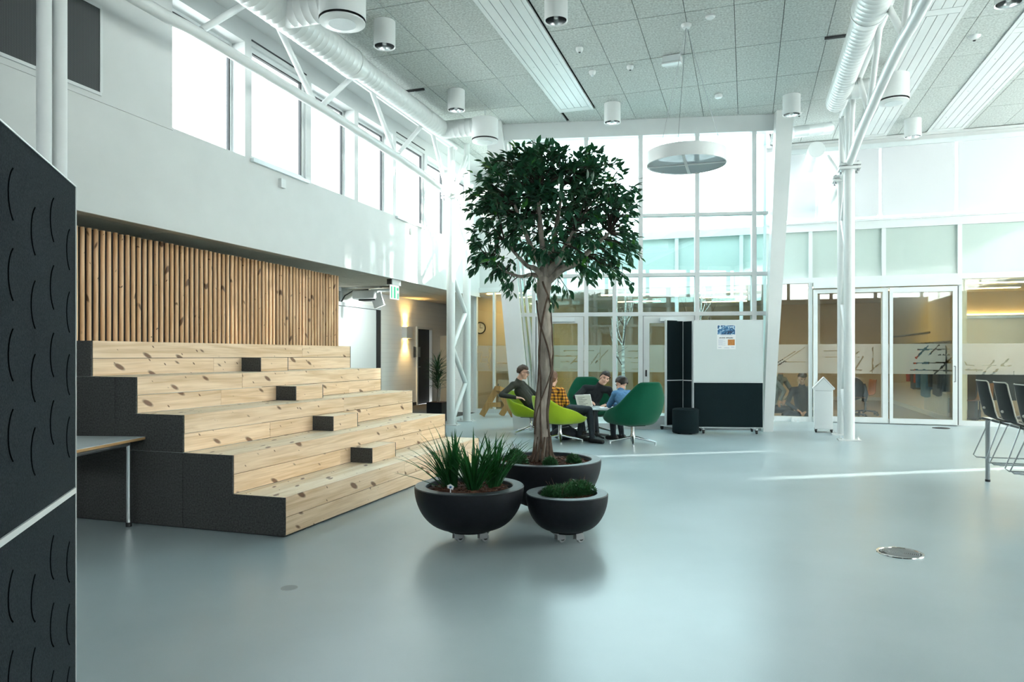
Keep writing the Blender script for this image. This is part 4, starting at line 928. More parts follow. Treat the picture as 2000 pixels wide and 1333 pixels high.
obj('edge_trim', tb(0.0, 0.006, -0.062, 0.003, 0.06, 2.0).box(0.0, Wd, -0.062, 0.003, 1.995, 2.0).box(Wd - 0.006, Wd, -0.062, 0.003, 0.06, 1.995).box(0, Wd, -0.062, 0.003, 0.06, 0.07), 'frame', t, world=True)
for xx in (0.08, Wd - 0.08):
    w = MB(); 
    for yy in (-0.18, 0.12): w.lathe([(0, -0.012), (0.034, -0.012), (0.034, 0.012), (0, 0.012)], 14, M=T @ Matrix.Translation((xx, yy, 0.035)) @ Matrix.Rotation(PI / 2, 4, 'Y'))
    obj('caster', w.box(xx - 0.02, xx + 0.02, -0.2, 0.14, 0.05, 0.07, M=T), 'black', t, world=True)
arcs = MB(); n = 0
for i in range(6):
    for j in range(9):
        cx = 0.13 + 0.2 * i; cz = 0.2 + 0.222 * j + (0.07 if i % 2 else 0)
        if cz + 0.08 > 1.98 or abs(cz - 0.885) < 0.1: continue
        pts = [Vector((cx - 0.085 * (1 - math.cos(s)), 0.0, cz + 0.085 * math.sin(s))) for s in [(-1 + k / 6) * 1.0 for k in range(13)]]
        arcs.tube([T @ p for p in pts], 0.0028, 5)
obj('curved_rib', arcs, 'groove', t, world=True, kind='stuff')

rot = Matrix.Translation(W(-3.08, 5.76)) @ Matrix.Rotation(YAW - math.radians(5), 4, 'Z')
t = thing('desk', 'white desk with plywood edge beside the steps, behind the felt partition', 'desk', tuple(W(-3.08, 5.76)))
def db(*a_): return MB(rot).box(*a_)
obj('tabletop', db(-0.66, 0.10, -0.75, 0.07, 0.694, 0.714), 'ply_edge', t, world=True)
obj('laminate', db(-0.659, 0.099, -0.749, 0.069, 0.714, 0.717), 'table_white', t, world=True)
obj('apron', MB(rot).tube([(-0.6, 0, 0.665), (0, 0, 0.665)], 0.018, 10).tube([(0, 0, 0.665), (0, -0.68, 0.665)], 0.018, 10), 'grey_metal', t, world=True, smooth=True)
for lx, ly in ((0.0, 0.0), (-0.6, 0.0), (0.0, -0.68), (-0.6, -0.68)):
    q = rot @ Vector((lx, ly, 0))
    l = obj('leg', MB().tube([(q.x, q.y, 0.03), (q.x, q.y, 0.69)], 0.019, 14), 'chrome', t, world=True, smooth=True)
    obj('foot', MB().tube([(q.x, q.y, 0.0), (q.x, q.y, 0.035)], 0.022, 14), 'black', l, smooth=True).location = -t.location
f0 = YAW - PI / 2     # towards the camera
def caster(parent, x, y, h, r=0.032, a=0.0):
    T = Matrix.Translation((x, y, 0)) @ Matrix.Rotation(a, 4, 'Z')
    c = obj('caster', MB(T).box(-0.03, 0.03, -0.03, 0.03, h - 0.008, h).box(-0.02, -0.016, -0.02, 0.045, r * 0.8, h - 0.008).box(0.016, 0.02, -0.02, 0.045, r * 0.8, h - 0.008), 'zinc', parent)
    Wm = T @ Matrix.Translation((0, 0.03, r)) @ Matrix.Rotation(PI / 2, 4, 'Y')
    obj('wheel', MB().lathe([(0, -0.012), (r * 0.9, -0.013), (r, -0.007), (r, 0.007), (r * 0.9, 0.013), (0, 0.012)], 20, M=Wm), 'rubber', c, smooth=True)
    obj('hub', MB().lathe([(0, -0.0165), (r * 0.58, -0.0165), (r * 0.58, 0.0165), (0, 0.0165)], 12, M=Wm), 'black', c, smooth=True)
def planter(label, loc, R, ztop, cas, hb=0.075, lip=0.085):
    t = thing('bowl_planter', label, 'planter', loc, group='black bowl planters on casters')
    H = ztop - hb; pr = [(0, 0), (R * 0.42, 0.0), (R * 0.43, 0.012)]
    for k in range(1, 15):
        a = k / 14 * PI / 2 * 0.97 + 0.03
        u = 0.43 + 0.57 * math.sin(a) ** 0.95; pr.append((R * u, 0.012 + (H - 0.02) * (1 - math.cos(a)) ** 0.93))
    pr = [(r, hb + z) for r, z in pr] + [(R, ztop - 0.006)]
    obj('bowl', MB().lathe(pr, 64), 'bowl', t, smooth=True)
    obj('rim', MB().lathe([(R, ztop - 0.008), (R - 0.006, ztop), (R - lip + 0.006, ztop), (R - lip, ztop - 0.006), (R - lip - 0.004, ztop - 0.07), (R - 0.03, ztop - 0.07)], 64), 'rim', t, smooth=True)
    obj('base_ring', MB().lathe([(R * 0.40, hb - 0.006), (R * 0.415, hb - 0.004), (R * 0.415, hb + 0.01), (0, hb + 0.01)], 48), 'black', t, smooth=True)
    rr = random.Random(int(R * 1000)); mb = MB()
    Ri = R - lip - 0.004
    mb.lathe([(0, ztop - 0.03), (Ri * 0.5, ztop - 0.032), (Ri * 0.98, ztop - 0.045)], 32)
    for k in range(int(900 * Ri * Ri / 0.12)):
        a = rr.uniform(0, 2 * PI); q = Ri * math.sqrt(rr.random()) * 0.97; s = rr.uniform(0.011, 0.028)
        T = Matrix.Translation((q * math.cos(a), q * math.sin(a), ztop - 0.03 - 0.012 * q / Ri + rr.uniform(-0.006, 0.014))) @ Matrix.Rotation(rr.uniform(0, 6), 4, 'Z') @ Matrix.Rotation(rr.uniform(-0.6, 0.6), 4, 'X')
        mb.box(-s, s, -s * 0.45, s * 0.45, -0.004, 0.004, M=T)
    obj('bark_mulch', mb, 'bark_chips', t, kind='stuff')
    for a in cas: caster(t, R * 0.33 * math.cos(a), R * 0.33 * math.sin(a), hb, 0.033, f0 + 0.55)
    return t

LA = W(-0.0595 * 5.38, 5.38); LB = W(0.0765 * 5.33, 5.33); LC = W(0.046 * 6.28, 6.28)
ca = [f0 - 0.75, f0 + 0.75, f0 + PI - 0.75, f0 + PI + 0.75]
planter('black bowl planter on casters holding tall grass, at the front left', LA, 0.41, 0.405, ca)
planter('smaller black bowl planter on casters with low green cushions, at the front right', LB, 0.305, 0.357, ca)
planter('largest black bowl planter holding the tall ficus tree, behind the other two', LC, 0.49, 0.475, [f0 - 0.5, f0 + 0.8, f0 + PI - .7, f0 + PI + .7], 0.085)

def blade(base, dirv, length, width, droop, rr, n=7):
    """a folded, arching strip leaf"""
    vs = []; fs = []; side = Vector((-dirv.y, dirv.x, 0)).normalized(); p = Vector(base); lean = math.atan2(math.hypot(dirv.x, dirv.y), dirv.z); h = Vector((dirv.x, dirv.y, 0)).normalized()
    ang = lean
    for i in range(n):
        t = i / (n - 1); w = width * (0.55 + 0.9 * t if t < 0.35 else 0.87 * (1 - ((t - 0.35) / 0.65) ** 1.7)) + 0.0004
        d = h * math.sin(ang) + Vector((0, 0, math.cos(ang)))
        up = h * -math.cos(ang) + Vector((0, 0, math.sin(ang)))
        vs += [p - side * w + up * w * 0.5, p, p + side * w + up * w * 0.5]
        p = p + d * (length / (n - 1)); ang += droop / (n - 1) * (0.4 + 1.4 * t)
    for i in range(n - 1):
        a = i * 3; fs += [(a, a + 1, a + 4, a + 3), (a + 1, a + 2, a + 5, a + 4)]
    return vs, fs
def grass(label, loc, n, hgt, seed, bias=(0, 0)):
    t = thing('ornamental_grass', label, 'grass', loc, group='grass clumps in the front left planter'); rr = random.Random(seed)
    for k in range(n):
        a = rr.uniform(0, 2 * PI); q = 0.045 * math.sqrt(rr.random()); lean = rr.uniform(0.03, 0.56) + (0.35 if rr.random() < 0.15 else 0)
        d = Vector((math.cos(a) * math.sin(lean) + bias[0] * lean, math.sin(a) * math.sin(lean) + bias[1] * lean, math.cos(lean))).normalized()
        v, f = blade((q * math.cos(a), q * math.sin(a), -0.01), d, hgt * rr.uniform(0.55, 1.05), rr.uniform(0.009, 0.0145), rr.uniform(0.2, 1.15), rr)
        obj('leaf', MB().add(v, f), 'blade', t)
RTv = (RT.x, RT.y)
zA = 0.375
grass('left clump of long green grass blades in the front left planter, leaning left', (LA + RT * -0.14 + FW * 0.03) + Vector((0, 0, zA)), 62, 0.50, 1, (-RT.x * .9, -RT.y * .9))
grass('middle clump of long green grass blades in the front left planter', (LA + RT * 0.035 + FW * -0.06) + Vector((0, 0, zA)), 64, 0.48, 2)
grass('right clump of long green grass blades in the front left planter, nearest the tree', (LA + RT * 0.18 + FW * 0.08) + Vector((0, 0, zA)), 58, 0.46, 3, (RT.x * .3, RT.y * .3))
q = LA + RT * -0.125 - FW * 0.19; t = thing('plant_tag', 'small white and blue plant tag stuck in the grass planter', 'tag', (q.x, q.y, 0.37), YAW)
obj('stake', MB().box(-0.004, 0.004, -0.001, 0.001, -0.02, 0.05), 'paper', t); obj('label_card', MB().prism([(-0.022, 0.0), (0.018, -0.012), (0.026, 0.012), (0.0, 0.03), (-0.024, 0.02)], -0.001, 0.001, Matrix.Translation((0, -0.002, 0.045)) @ Matrix.Rotation(PI / 2, 4, 'X')), 'paper', t)
obj('print', MB().box(-0.008, 0.008, -0.0045, -0.004, 0.045, 0.06), 'jacket_blue', t)
def mound(label, loc, R, H, n, seed, grp, tall=0.0):
    t = thing('ground_cover_plant', label, 'plant', loc, group=grp); rr = random.Random(seed); mb = MB()
    lobes = [(Vector((rr.uniform(-.45, .45) * R, rr.uniform(-.45, .45) * R, 0)), rr.uniform(0.45, 0.62)) for _ in range(6)] + [(Vector((0, 0, 0)), 0.7)]
    for k in range(n):
        c, s = lobes[k % len(lobes)]
        a = rr.uniform(0, 2 * PI); b = math.asin(rr.uniform(0.0, 1.0))
        nrm = Vector((math.cos(a) * math.cos(b), math.sin(a) * math.cos(b), math.sin(b)))
        q = rr.uniform(0.72, 1.03); p = c + Vector((nrm.x * R * s, nrm.y * R * s, nrm.z * H * (0.7 + 0.5 * s))) * q
        l = rr.uniform(0.012, 0.024); d = (nrm + Vector((rr.uniform(-.7, .7), rr.uniform(-.7, .7), rr.uniform(-.2, .7)))).normalized(); sd = d.cross(Vector((rr.uniform(-1, 1), rr.uniform(-1, 1), 1))).normalized() * 0.0032
        mb.add([p - sd, p + sd, p + d * l + sd * 0.5, p + d * l - sd * 0.5], [(0, 1, 2, 3)])
    obj('foliage', mb, 'mound', t, kind='stuff')
    st = MB()
    for k in range(9):
        a = rr.uniform(0, 6.3); r_ = R * 0.5; p = Vector((math.cos(a) * r_ * rr.random(), math.sin(a) * r_ * rr.random(), 0))
        st.tube([p, p + Vector((rr.uniform(-.02, .02), rr.uniform(-.02, .02), H * 0.7)), p + Vector((rr.uniform(-.05, .05), rr.uniform(-.05, .05), H * rr.uniform(0.9, 1.25) + tall))], 0.0013, 4)
    obj('stem', st, 'vine', t, kind='stuff')
zB = 0.325
mound('large green cushion plant filling the left half of the small front right planter', LB + RT * -0.06 + FW * -0.03 + Vector((0, 0, zB)), 0.15, 0.085, 4200, 4, 'green cushions in the planters', 0.03)
mound('green cushion plant on the right side of the small front right planter', LB + RT * 0.09 + FW * 0.06 + Vector((0, 0, zB)), 0.13, 0.10, 3600, 5, 'green cushions in the planters', 0.02)
zC = 0.44
for k, (l, d, r_, lab) in enumerate(((0.03, -0.26, 0.075, 'small green cushion plant in the ficus planter right in front of the trunk'), (0.25, -0.12, 0.08, 'small green cushion plant in the ficus planter right of the trunk'),
                                    (-0.22, -0.16, 0.09, 'green cushion plant in the ficus planter beside the tall grass, nearest the front'), (-0.25, 0.08, 0.10, 'green cushion plant in the ficus planter at its left back edge'))):
    mound(lab, LC + RT * l + FW * d + Vector((0, 0, zC)), r_, 0.075 if k < 2 else 0.10, 1500, 10 + k, 'green cushions in the planters', 0.05 if k == 3 else 0)

# ------------------------------------------------------------------ ficus tree
tr = thing('ficus_tree', 'tall ficus tree with braided trunk and dense round crown in the largest planter', 'tree', (LC.x, LC.y, 0.44))
DT = 6.28
trk = [P(1060, 897, D=DT), P(1058, 850, D=DT), P(1057, 800, D=DT), P(1064, 740, D=DT + 0.02), P(1066, 690, D=DT), P(1064, 640, D=DT), P(1062, 590, D=DT), P(1062, 560, D=DT), P(1066, 532, D=DT)]
trad = [0.078, 0.066, 0.062, 0.061, 0.058, 0.056, 0.058, 0.064, 0.066]
tp, trd = smooth_path(trk, trad)
trunk = MB().tube(tp, trd, 16)
for i, v in enumerate(trunk.v): trunk.v[i] = v + Vector((noise.noise(v * 13), noise.noise(v * 13 + Vector((5, 0, 0))), 0)) * 0.010
obj('trunk', trunk, 'bark', tr, smooth=True, world=True)
vn = MB(); rr = random.Random(11)
for k in range(6):
    ph = rr.uniform(0, 2 * PI); tw = rr.choice((-1, 1)) * rr.uniform(1.5, 5.0); a0 = rr.uniform(0, 0.2); a1 = rr.uniform(0.75, 1.0); pts = []; rd = []
    for i in range(40):
        u = a0 + (a1 - a0) * i / 39; f = u * (len(tp) - 1); i0 = min(int(f), len(tp) - 2); c = tp[i0].lerp(tp[i0 + 1], f - i0); r_ = trd[i0]
        an = ph + tw * u + 0.5 * math.sin(u * 9 + k); pts.append(c + Vector((math.cos(an), math.sin(an), 0)) * (r_ + 0.004)); rd.append(0.0075 + 0.004 * noise.noise(Vector((u * 5, k, 0))))
    vn.tube(pts, rd, 6)
for k in range(14):
    a = 2 * PI * k / 14; c = tp[0]; vn.tube([c + Vector((math.cos(a) * 0.11, math.sin(a) * 0.11, -0.02)), c + Vector((math.cos(a) * 0.082, math.sin(a) * 0.082, 0.05)), c + Vector((math.cos(a + .3) * 0.068, math.sin(a + .3) * 0.068, 0.2))], [0.016, 0.013, 0.006], 6)
obj('twining_stem', vn, 'vine', tr, smooth=True, world=True)
fork = tp[-1]; CC = P(1080, 438, D=DT)
limbs = []
for px, r0 in (((985, 470), 0.026), ((1005, 400), 0.028), ((1050, 370), 0.03), ((1100, 360), 0.03), ((1150, 400), 0.032), ((1190, 455), 0.036), ((1040, 330), 0.022), ((960, 520), 0.018), ((1120, 450), 0.03)):
    dd = rr.uniform(-0.5, 0.5); tip = P(*px, D=DT + dd); s = fork - Vector((0, 0, rr.uniform(0, 0.05)))
    mid = s.lerp(tip, 0.5) + Vector((0, 0, -0.06)) ; path, rads = smooth_path([s - Vector((0, 0, 0.05)), s.lerp(mid, 0.5), mid, tip], [r0 + 0.012, r0, r0 * 0.75, r0 * 0.35])
    limbs.append(path)
    obj('branch', MB().tube(path, rads, 8), 'bark', tr, smooth=True, world=True)
def crown_ok(p):
    v = p - CC; x = v.dot(RT); y = v.dot(FW); z = v.z
    # a flattened dome, wider and hanging lower at its rim
    rxy = math.hypot(x, y)
    top = 0.60 * math.sqrt(max(0, 1 - (rxy / 0.80) ** 3.0)) + 0.06
    bot = -0.40 - 0.12 * (rxy / 0.72) ** 2 + 0.16 * max(0, 1 - rxy / 0.35)
    return rxy < 0.76 and bot < z < top
tips = []
while len(tips) < 470:
    p = CC + RT * rr.uniform(-0.78, 0.78) + FW * rr.uniform(-0.72, 0.72) + Vector((0, 0, rr.uniform(-0.6, 0.68)))
    if not crown_ok(p): continue
    v = p - CC; dens = 0.30 + 0.75 * min(1, max(0, (v.z + 0.35) / 0.6)); core = math.hypot(v.dot(RT), v.dot(FW))
    if core < 0.35 and v.z < 0.15 : dens *= 0.55
    if rr.random() < dens: tips.append(p)
for px, dd in (((1080, 590), -.05), ((1112, 570), 0), ((985, 560), 0), ((1000, 575), .1), ((1200, 545), 0), ((1180, 530), -.2), ((930, 505), 0), ((1225, 500), 0), ((960, 540), -.2), ((1035, 560), -.3), ((1240, 480), 0), ((920, 470), 0), ((1235, 400), .1), ((945, 330), 0), ((1145, 305), 0), ((1055, 296), 0), ((1208, 318), 0)): tips.append(P(*px, D=DT + dd))
tw = MB(); leaves = []
allp = [(p, L_) for L_ in limbs for p in L_[3:]]
for p in tips:
    b = min(allp, key=lambda q: (q[0] - p).length + 0.3 * max(0, q[0].z - p.z))[0]
    L_ = (p - b).length; mid = b.lerp(p, 0.55) + Vector((rr.uniform(-.04, .04), rr.uniform(-.04, .04), 0.10 * L_))
    path, rads = smooth_path([b, mid, p], [0.006, 0.004, 0.0018], 4)
    tw.tube(path, rads, 5, cap=False)
    out = (p - CC); out.z *= 0.5; out = out.normalized() if out.length > 0 else Vector((1, 0, 0))
    for k in range(11):
        u = rr.uniform(0.35, 1.0) ** 0.7; f = u * (len(path) - 1); i0 = min(int(f), len(path) - 2)
        base = path[i0].lerp(path[i0 + 1], f - i0) + Vector((rr.uniform(-1, 1), rr.uniform(-1, 1), rr.uniform(-1, 1))) * 0.028
        low = max(0, -(base - CC).z)
        d = (out * rr.uniform(0.2, 1.0) + Vector((rr.uniform(-.8, .8), rr.uniform(-.8, .8), rr.uniform(-0.9, 0.55) - 1.2 * low))).normalized()
        leaves.append((base, d, rr.uniform(0.065, 0.105), rr.uniform(0.9, 1.25), rr.random() < 0.035))
obj('twig', tw, 'twig', tr, smooth=True, world=True, kind='stuff')
def leaf_geo(l, w):
    vs = [(0, 0, 0), (0, 0.12 * l, 0)]; 
    prof = [(0.28, 0.75), (0.5, 1.0), (0.75, 0.62)]
    for u, k in prof:
        x = w * 0.5 * k; vs += [(-x, u * l, 0.22 * x - 0.05 * l * u * u), (0, u * l, -0.05 * l * u * u), (x, u * l, 0.22 * x - 0.05 * l * u * u)]
    vs.append((0, l, -0.09 * l))
    fs = [(1, 3, 2), (1, 4, 3), (2, 3, 6, 5), (3, 4, 7, 6), (5, 6, 9, 8), (6, 7, 10, 9), (8, 9, 11), (9, 10, 11), (0, 1, 2), (0, 4, 1)]
    return vs, fs
lv, lf = leaf_geo(1.0, 0.42)
def leaf_T(b, d, l, wk):
    up = Vector((rr.uniform(-.5, .5), rr.uniform(-.5, .5), 1)); x = d.cross(up).normalized(); z = x.cross(d)
    return Matrix(((x.x * l * wk, d.x * l, z.x * l, b.x), (x.y * l * wk, d.y * l, z.y * l, b.y), (x.z * l * wk, d.z * l, z.z * l, b.z), (0, 0, 0, 1)))
leaves.sort(key=lambda q: (q[0] - CP).dot(FW) - q[2] * 4)
bulk = MB(); young = MB(); src = {}
for i, (b, d, l, wk, new) in enumerate(leaves):
    T = leaf_T(b, d, l, wk)
    if i < 300:
        m = 'leaf_new' if new else 'leaf'
        if m not in src: src[m] = obj('leaf', MB().add(lv, lf), m, tr); o = src[m]
        else: o = inst('leaf', src[m], tr, (0, 0, 0))
        o.matrix_basis = tr.matrix_basis.inverted() @ T
    else: (young if new else bulk).add(lv, lf, T)
obj('leaves', bulk, 'leaf', tr, world=True, kind='stuff'); obj('young_leaves', young, 'leaf_new', tr, world=True, kind='stuff')

# ------------------------------------------------------------------ potted palm, birches, trestle
q = Vector((-6.02, 13.5, 0)); t = thing('planter_box', 'dark square planter box by the left lattice column', 'planter', (q.x - 0.1, q.y + 0.2, 0))
obj('box', MB().box(-0.17, 0.17, -0.17, 0.17, 0.02, 0.40), 'bowl', t, bevel=0.004); obj('soil', MB().box(-0.155, 0.155, -0.155, 0.155, 0.38, 0.402), 'bark_chips', t); obj('base', MB().box(-0.15, 0.15, -0.15, 0.15, 0, 0.02), 'black', t)
t = thing('dracaena', 'bushy dracaena with long arching leaves behind the left lattice column', 'plant', (q.x - 0.1, q.y + 0.2, 0.39)); rr = random.Random(5)
obj('cane', MB().tube([(0, 0, 0), (0.02, 0, 0.35), (0.0, 0.02, 0.7)], 0.02, 8).tube([(0.05, -0.03, 0), (0.09, -0.05, 0.4)], 0.018, 8), 'bark', t, smooth=True)
for k in range(150):
    a = rr.uniform(0, 2 * PI); ln = rr.uniform(0.05, 1.35); z = rr.uniform(0.25, 0.78); d = Vector((math.cos(a) * math.sin(ln), math.sin(a) * math.sin(ln), math.cos(ln)))
    v, f = blade((0.01, 0, z), d, rr.uniform(0.32, 0.48), rr.uniform(0.008, 0.013), rr.uniform(0.5, 1.6), rr, 6); obj('leaf', MB().add(v, f), 'palm', t)
def birch(label, x, y, h, lean, seed, r0):
    t = thing('birch', label, 'tree', (x, y, -0.02), group='young birches in the courtyard'); rr = random.Random(seed)
    pts = [Vector((0.02 * math.sin(k * 1.3), 0, h * k / 7)) + Vector((lean * k / 7, 0, 0)) for k in range(8)]
    obj('trunk', MB().tube(pts, [r0 * (1 - 0.1 * k) for k in range(8)], 10), 'birch', t, smooth=True)
    for k in range(12):
        u = rr.uniform(0.5, 0.97); p = pts[int(u * 7)]; a = rr.uniform(0, 6.3); l = rr.uniform(0.4, 0.9) * (1.2 - u * 0.5)
        e = p + Vector((math.cos(a) * l * 0.45, math.sin(a) * l * 0.45, l)); m = p.lerp(e, .5) + Vector((math.cos(a), math.sin(a), 0)) * 0.07
        tb_ = MB().tube([p, m, e], [r0 * 0.35, r0 * 0.22, 0.003], 6)
        for j in range(3):
            s = p.lerp(e, rr.uniform(.4, .9)); tb_.tube([s, s + Vector((rr.uniform(-.2, .2), rr.uniform(-.2, .2), rr.uniform(.1, .35)))], [0.004, 0.002], 4)
        obj('branch', tb_, 'birch' if k < 5 else 'vine', t, smooth=True)
b1 = P(1216, 780, D=14.4); birch('young white birch trunk seen through the bay glass, right of the ficus', b1.x, b1.y, 2.75, 0.05, 3, 0.045)
b2 = P(1366, 700, D=14.3); birch('slim bare birch outside the bay above the mobile whiteboard', b2.x, b2.y, 3.0, 0.03, 6, 0.03)
t = thing('trestle', 'rough timber A-frame trestle before the classroom glass, left of the bay', 'trestle', (-5.7, 15.5, 0))
def board(nm, a, b, w=0.13, th=0.05, D=16.3): obj(nm, MB().bar(P(*a, D=D), P(*b, D=D), w, th, up=(FW.x, FW.y, 0)), 'timber', t, world=True)
board('leg', (941, 812), (972, 757), D=15.9); board('leg', (1004, 814), (972, 757), D=15.85); board('leg', (979, 812), (1003, 772), D=16.25)
obj('tie', MB().bar(P(952, 791, D=15.8), P(978, 791, D=15.8), 0.1, 0.03, up=(FW.x, FW.y, 0)), 'timber', t, world=True)
obj('top_beam', MB().bar(P(972, 759, D=15.7), P(1000, 770, D=16.3), 0.1, 0.1), 'timber', t, world=True)
# ------------------------------------------------------------------ lounge chairs and their table
def lounge(label, l, d, face, high, m, grp):
    """tub chair on a four-star swivel base; face = (lateral, depth) direction the sitter looks"""
    fv = (RT * face[0] + FW * face[1]).normalized(); rz = math.atan2(fv.y, fv.x) - PI / 2
    t = thing('lounge_chair', label, 'chair', W(l, d), rz, group=grp)
    if high: a, b, zb, zf, za = 0.42, 0.40, 0.97, 0.40, 0.60
    else: a, b, zb, zf, za = 0.40, 0.37, 0.735, 0.40, 0.56
    z0 = 0.315; NU, NV = 48, 14; vs = []; fs = []
    for j in range(NV + 1):
        v = j / NV
        for i in range(NU):
            ph = 2 * PI * i / NU; q = abs(ph if ph < PI else 2 * PI - ph)          # 0 at the back, PI at the front
            e = 2 / 2.5
            cx, cy = math.sin(ph), -math.cos(ph); ex = math.copysign(abs(cx) ** e, cx); ey = math.copysign(abs(cy) ** e, cy)
            def sm(x): x = max(0, min(1, x)); return x * x * (3 - 2 * x)
            g1 = 1 - sm((q - 0.42) / 0.95); g2 = 1 - sm((q - 1.25) / 1.0)
            zr = zf + (za - zf) * g2 + (zb - za) * g1
            if v < 0.4: r = 0.60 * v / 0.4; z = z0 + 0.012 * (v / 0.4) ** 2
            else:
                u = (v - 0.4) / 0.6; r = 0.60 + 0.40 * math.sin(u * PI / 2) ** 0.85; z = z0 + 0.012 + (zr - z0) * (1 - math.cos(u * PI / 2)) ** 0.95
            lean = max(0, z - 0.42) * (0.2 if q < 1.4 else 0.1)
            nar = 1.0 - (0.24 if high else 0.16) * sm((z - 0.5) / (zb - 0.5)) * g1
            vs.append((a * r * ex * nar, b * r * ey + (-lean if cy < 0.3 else 0), z))
    for j in range(NV):
        for i in range(NU): fs.append((j * NU + i, j * NU + (i + 1) % NU, (j + 1) * NU + (i + 1) % NU, (j + 1) * NU + i))
    o = obj('shell', MB().add(vs, fs), m, t, smooth=True)
    s = o.modifiers.new('thickness', 'SOLIDIFY'); s.thickness = 0.038; s.offset = 0.0; subsurf(o, 1)
    cu = MB().ball((0, 0.03, 0.375), (a * 0.72, b * 0.80, 0.05), 24, 10); obj('cushion', cu, m, t, smooth=True)
    base = MB().lathe([(0, 0.05), (0.034, 0.06), (0.042, 0.13), (0.03, 0.17), (0.03, 0.31), (0, 0.31)], 20)
    obj('column', base, 'chrome', t, smooth=True)
    obj('seat_plate', MB().box(-0.14, 0.14, -0.14, 0.14, 0.290, 0.304), 'dark', t)
    for k in range(4):
        an = PI / 4 + k * PI / 2 + 0.25; c, s_ = math.cos(an), math.sin(an)
        lg = obj('leg', MB().tube([(c * 0.02, s_ * 0.02, 0.115), (c * 0.12, s_ * 0.12, 0.092), (c * 0.355, s_ * 0.355, 0.038)], [0.022, 0.018, 0.013], 10), 'chrome', t, smooth=True)
        obj('glide', MB().lathe([(0, 0), (0.016, 0.002), (0.016, 0.034), (0.008, 0.04), (0, 0.04)], 12, (c * 0.345, s_ * 0.345, 0)), 'chrome', lg, smooth=True)
    return t
G1, L1, L2, G2 = (1.86, 11.05), (0.76, 11.30), (0.33, 12.55), (1.42, 12.75)
lounge('lime green low lounge chair with its back to the camera, behind the ficus trunk', *L1, (0.88, 0.48), False, 'lime', 'lounge chairs round the small table')
lounge('lime green low lounge chair at the left of the group, under the man in olive', *L2, (0.93, -0.36), False, 'lime', 'lounge chairs round the small table')
lounge('bottle green high-backed lounge chair turned away, right of the group', *G1, (-0.38, 0.92), True, 'green', 'lounge chairs round the small table')
lounge('bottle green high-backed lounge chair facing the camera, by the bay glass', *G2, (0.12, -1.0), True, 'green', 'lounge chairs round the small table')
TB = W(1.36, 12.0); t = thing('round_table', 'small round white table between the lounge chairs', 'table', TB)
TZ = 0.50
obj('tabletop', MB().lathe([(0, TZ - 0.022), (0.385, TZ - 0.022), (0.40, TZ - 0.015), (0.40, TZ - 0.004), (0.395, TZ), (0, TZ)], 48), 'table_white', t, smooth=True)
obj('column', MB().lathe([(0.03, 0.05), (0.03, TZ - 0.03), (0.12, TZ - 0.022), (0, TZ - 0.022)], 20), 'dark', t, smooth=True)
for k in range(4):
    an = PI / 4 + k * PI / 2; c, s_ = math.cos(an), math.sin(an)
    obj('leg', MB().tube([(c * 0.02, s_ * 0.02, 0.06), (c * 0.31, s_ * 0.31, 0.018)], [0.022, 0.014], 8), 'dark', t, smooth=True)
lp = W(1.28, 11.85); rz = YAW + 0.55
t = thing('laptop', 'open laptop on the round table between the seated people', 'laptop', (lp.x, lp.y, TZ), rz)
obj('base', MB().box(-0.16, 0.16, -0.11, 0.11, 0, 0.014), 'alu', t)
Tt = Matrix.Translation((0, 0.11, 0.014)) @ Matrix.Rotation(-0.35, 4, 'X')
obj('lid', MB(Tt).box(-0.16, 0.16, 0, 0.008, 0, 0.215), 'grey_metal', t)
obj('screen', MB(Tt).box(-0.15, 0.15, -0.002, 0, 0.01, 0.205), emit('laptop_screen', (0.30, 0.36, 0.30), 0.55), t)
ln = MB(Tt)
for k in range(7): ln.box(-0.12, 0.02 + 0.05 * math.sin(k * 2.1), -0.003, -0.002, 0.03 + 0.022 * k, 0.036 + 0.022 * k)
obj('window', ln, 'dark', t); obj('keyboard', MB().box(-0.14, 0.14, 0.0, 0.09, 0.014, 0.016), 'black', t)
for (l, d, a, lab, n) in ((1.12, 11.83, 0.3, 'loose white paper sheets on the round table left of the laptop', 3), (1.56, 11.85, -0.2, 'small stack of papers on the round table beside the green chair', 6)):
    q = W(l, d); t = thing('papers', lab, 'paper', (q.x, q.y, TZ), YAW + a)
    for k in range(n):
        o = obj('sheet', MB().box(-0.105, 0.105, -0.148, 0.148, 0.0004 + 0.002 * k, 0.0016 + 0.002 * k), 'paper', t); o.rotation_euler = (0, 0, 0.12 * math.sin(k * 2.3)); o.location = (0.012 * math.sin(k * 3), 0.01 * math.cos(k), 0)
q = W(0.86, 11.62); t = thing('backpack', 'black backpack on the floor under the lime chair', 'bag', (q.x, q.y, 0), 0.5)
bp = MB().ball((0, 0, 0.11), (0.22, 0.15, 0.11), 16, 10); o = obj('body', bp, 'jacket_dark', t, smooth=True)
obj('pocket', MB().ball((0.02, -0.11, 0.09), (0.14, 0.05, 0.07), 12, 8), 'jacket_dark', t, smooth=True); obj('strap', MB().tube([(-0.15, 0.05, 0.15), (-0.1, -0.08, 0.23), (0.05, -0.05, 0.24), (0.15, 0.02, 0.16)], 0.013, 6), 'black', t, smooth=True)

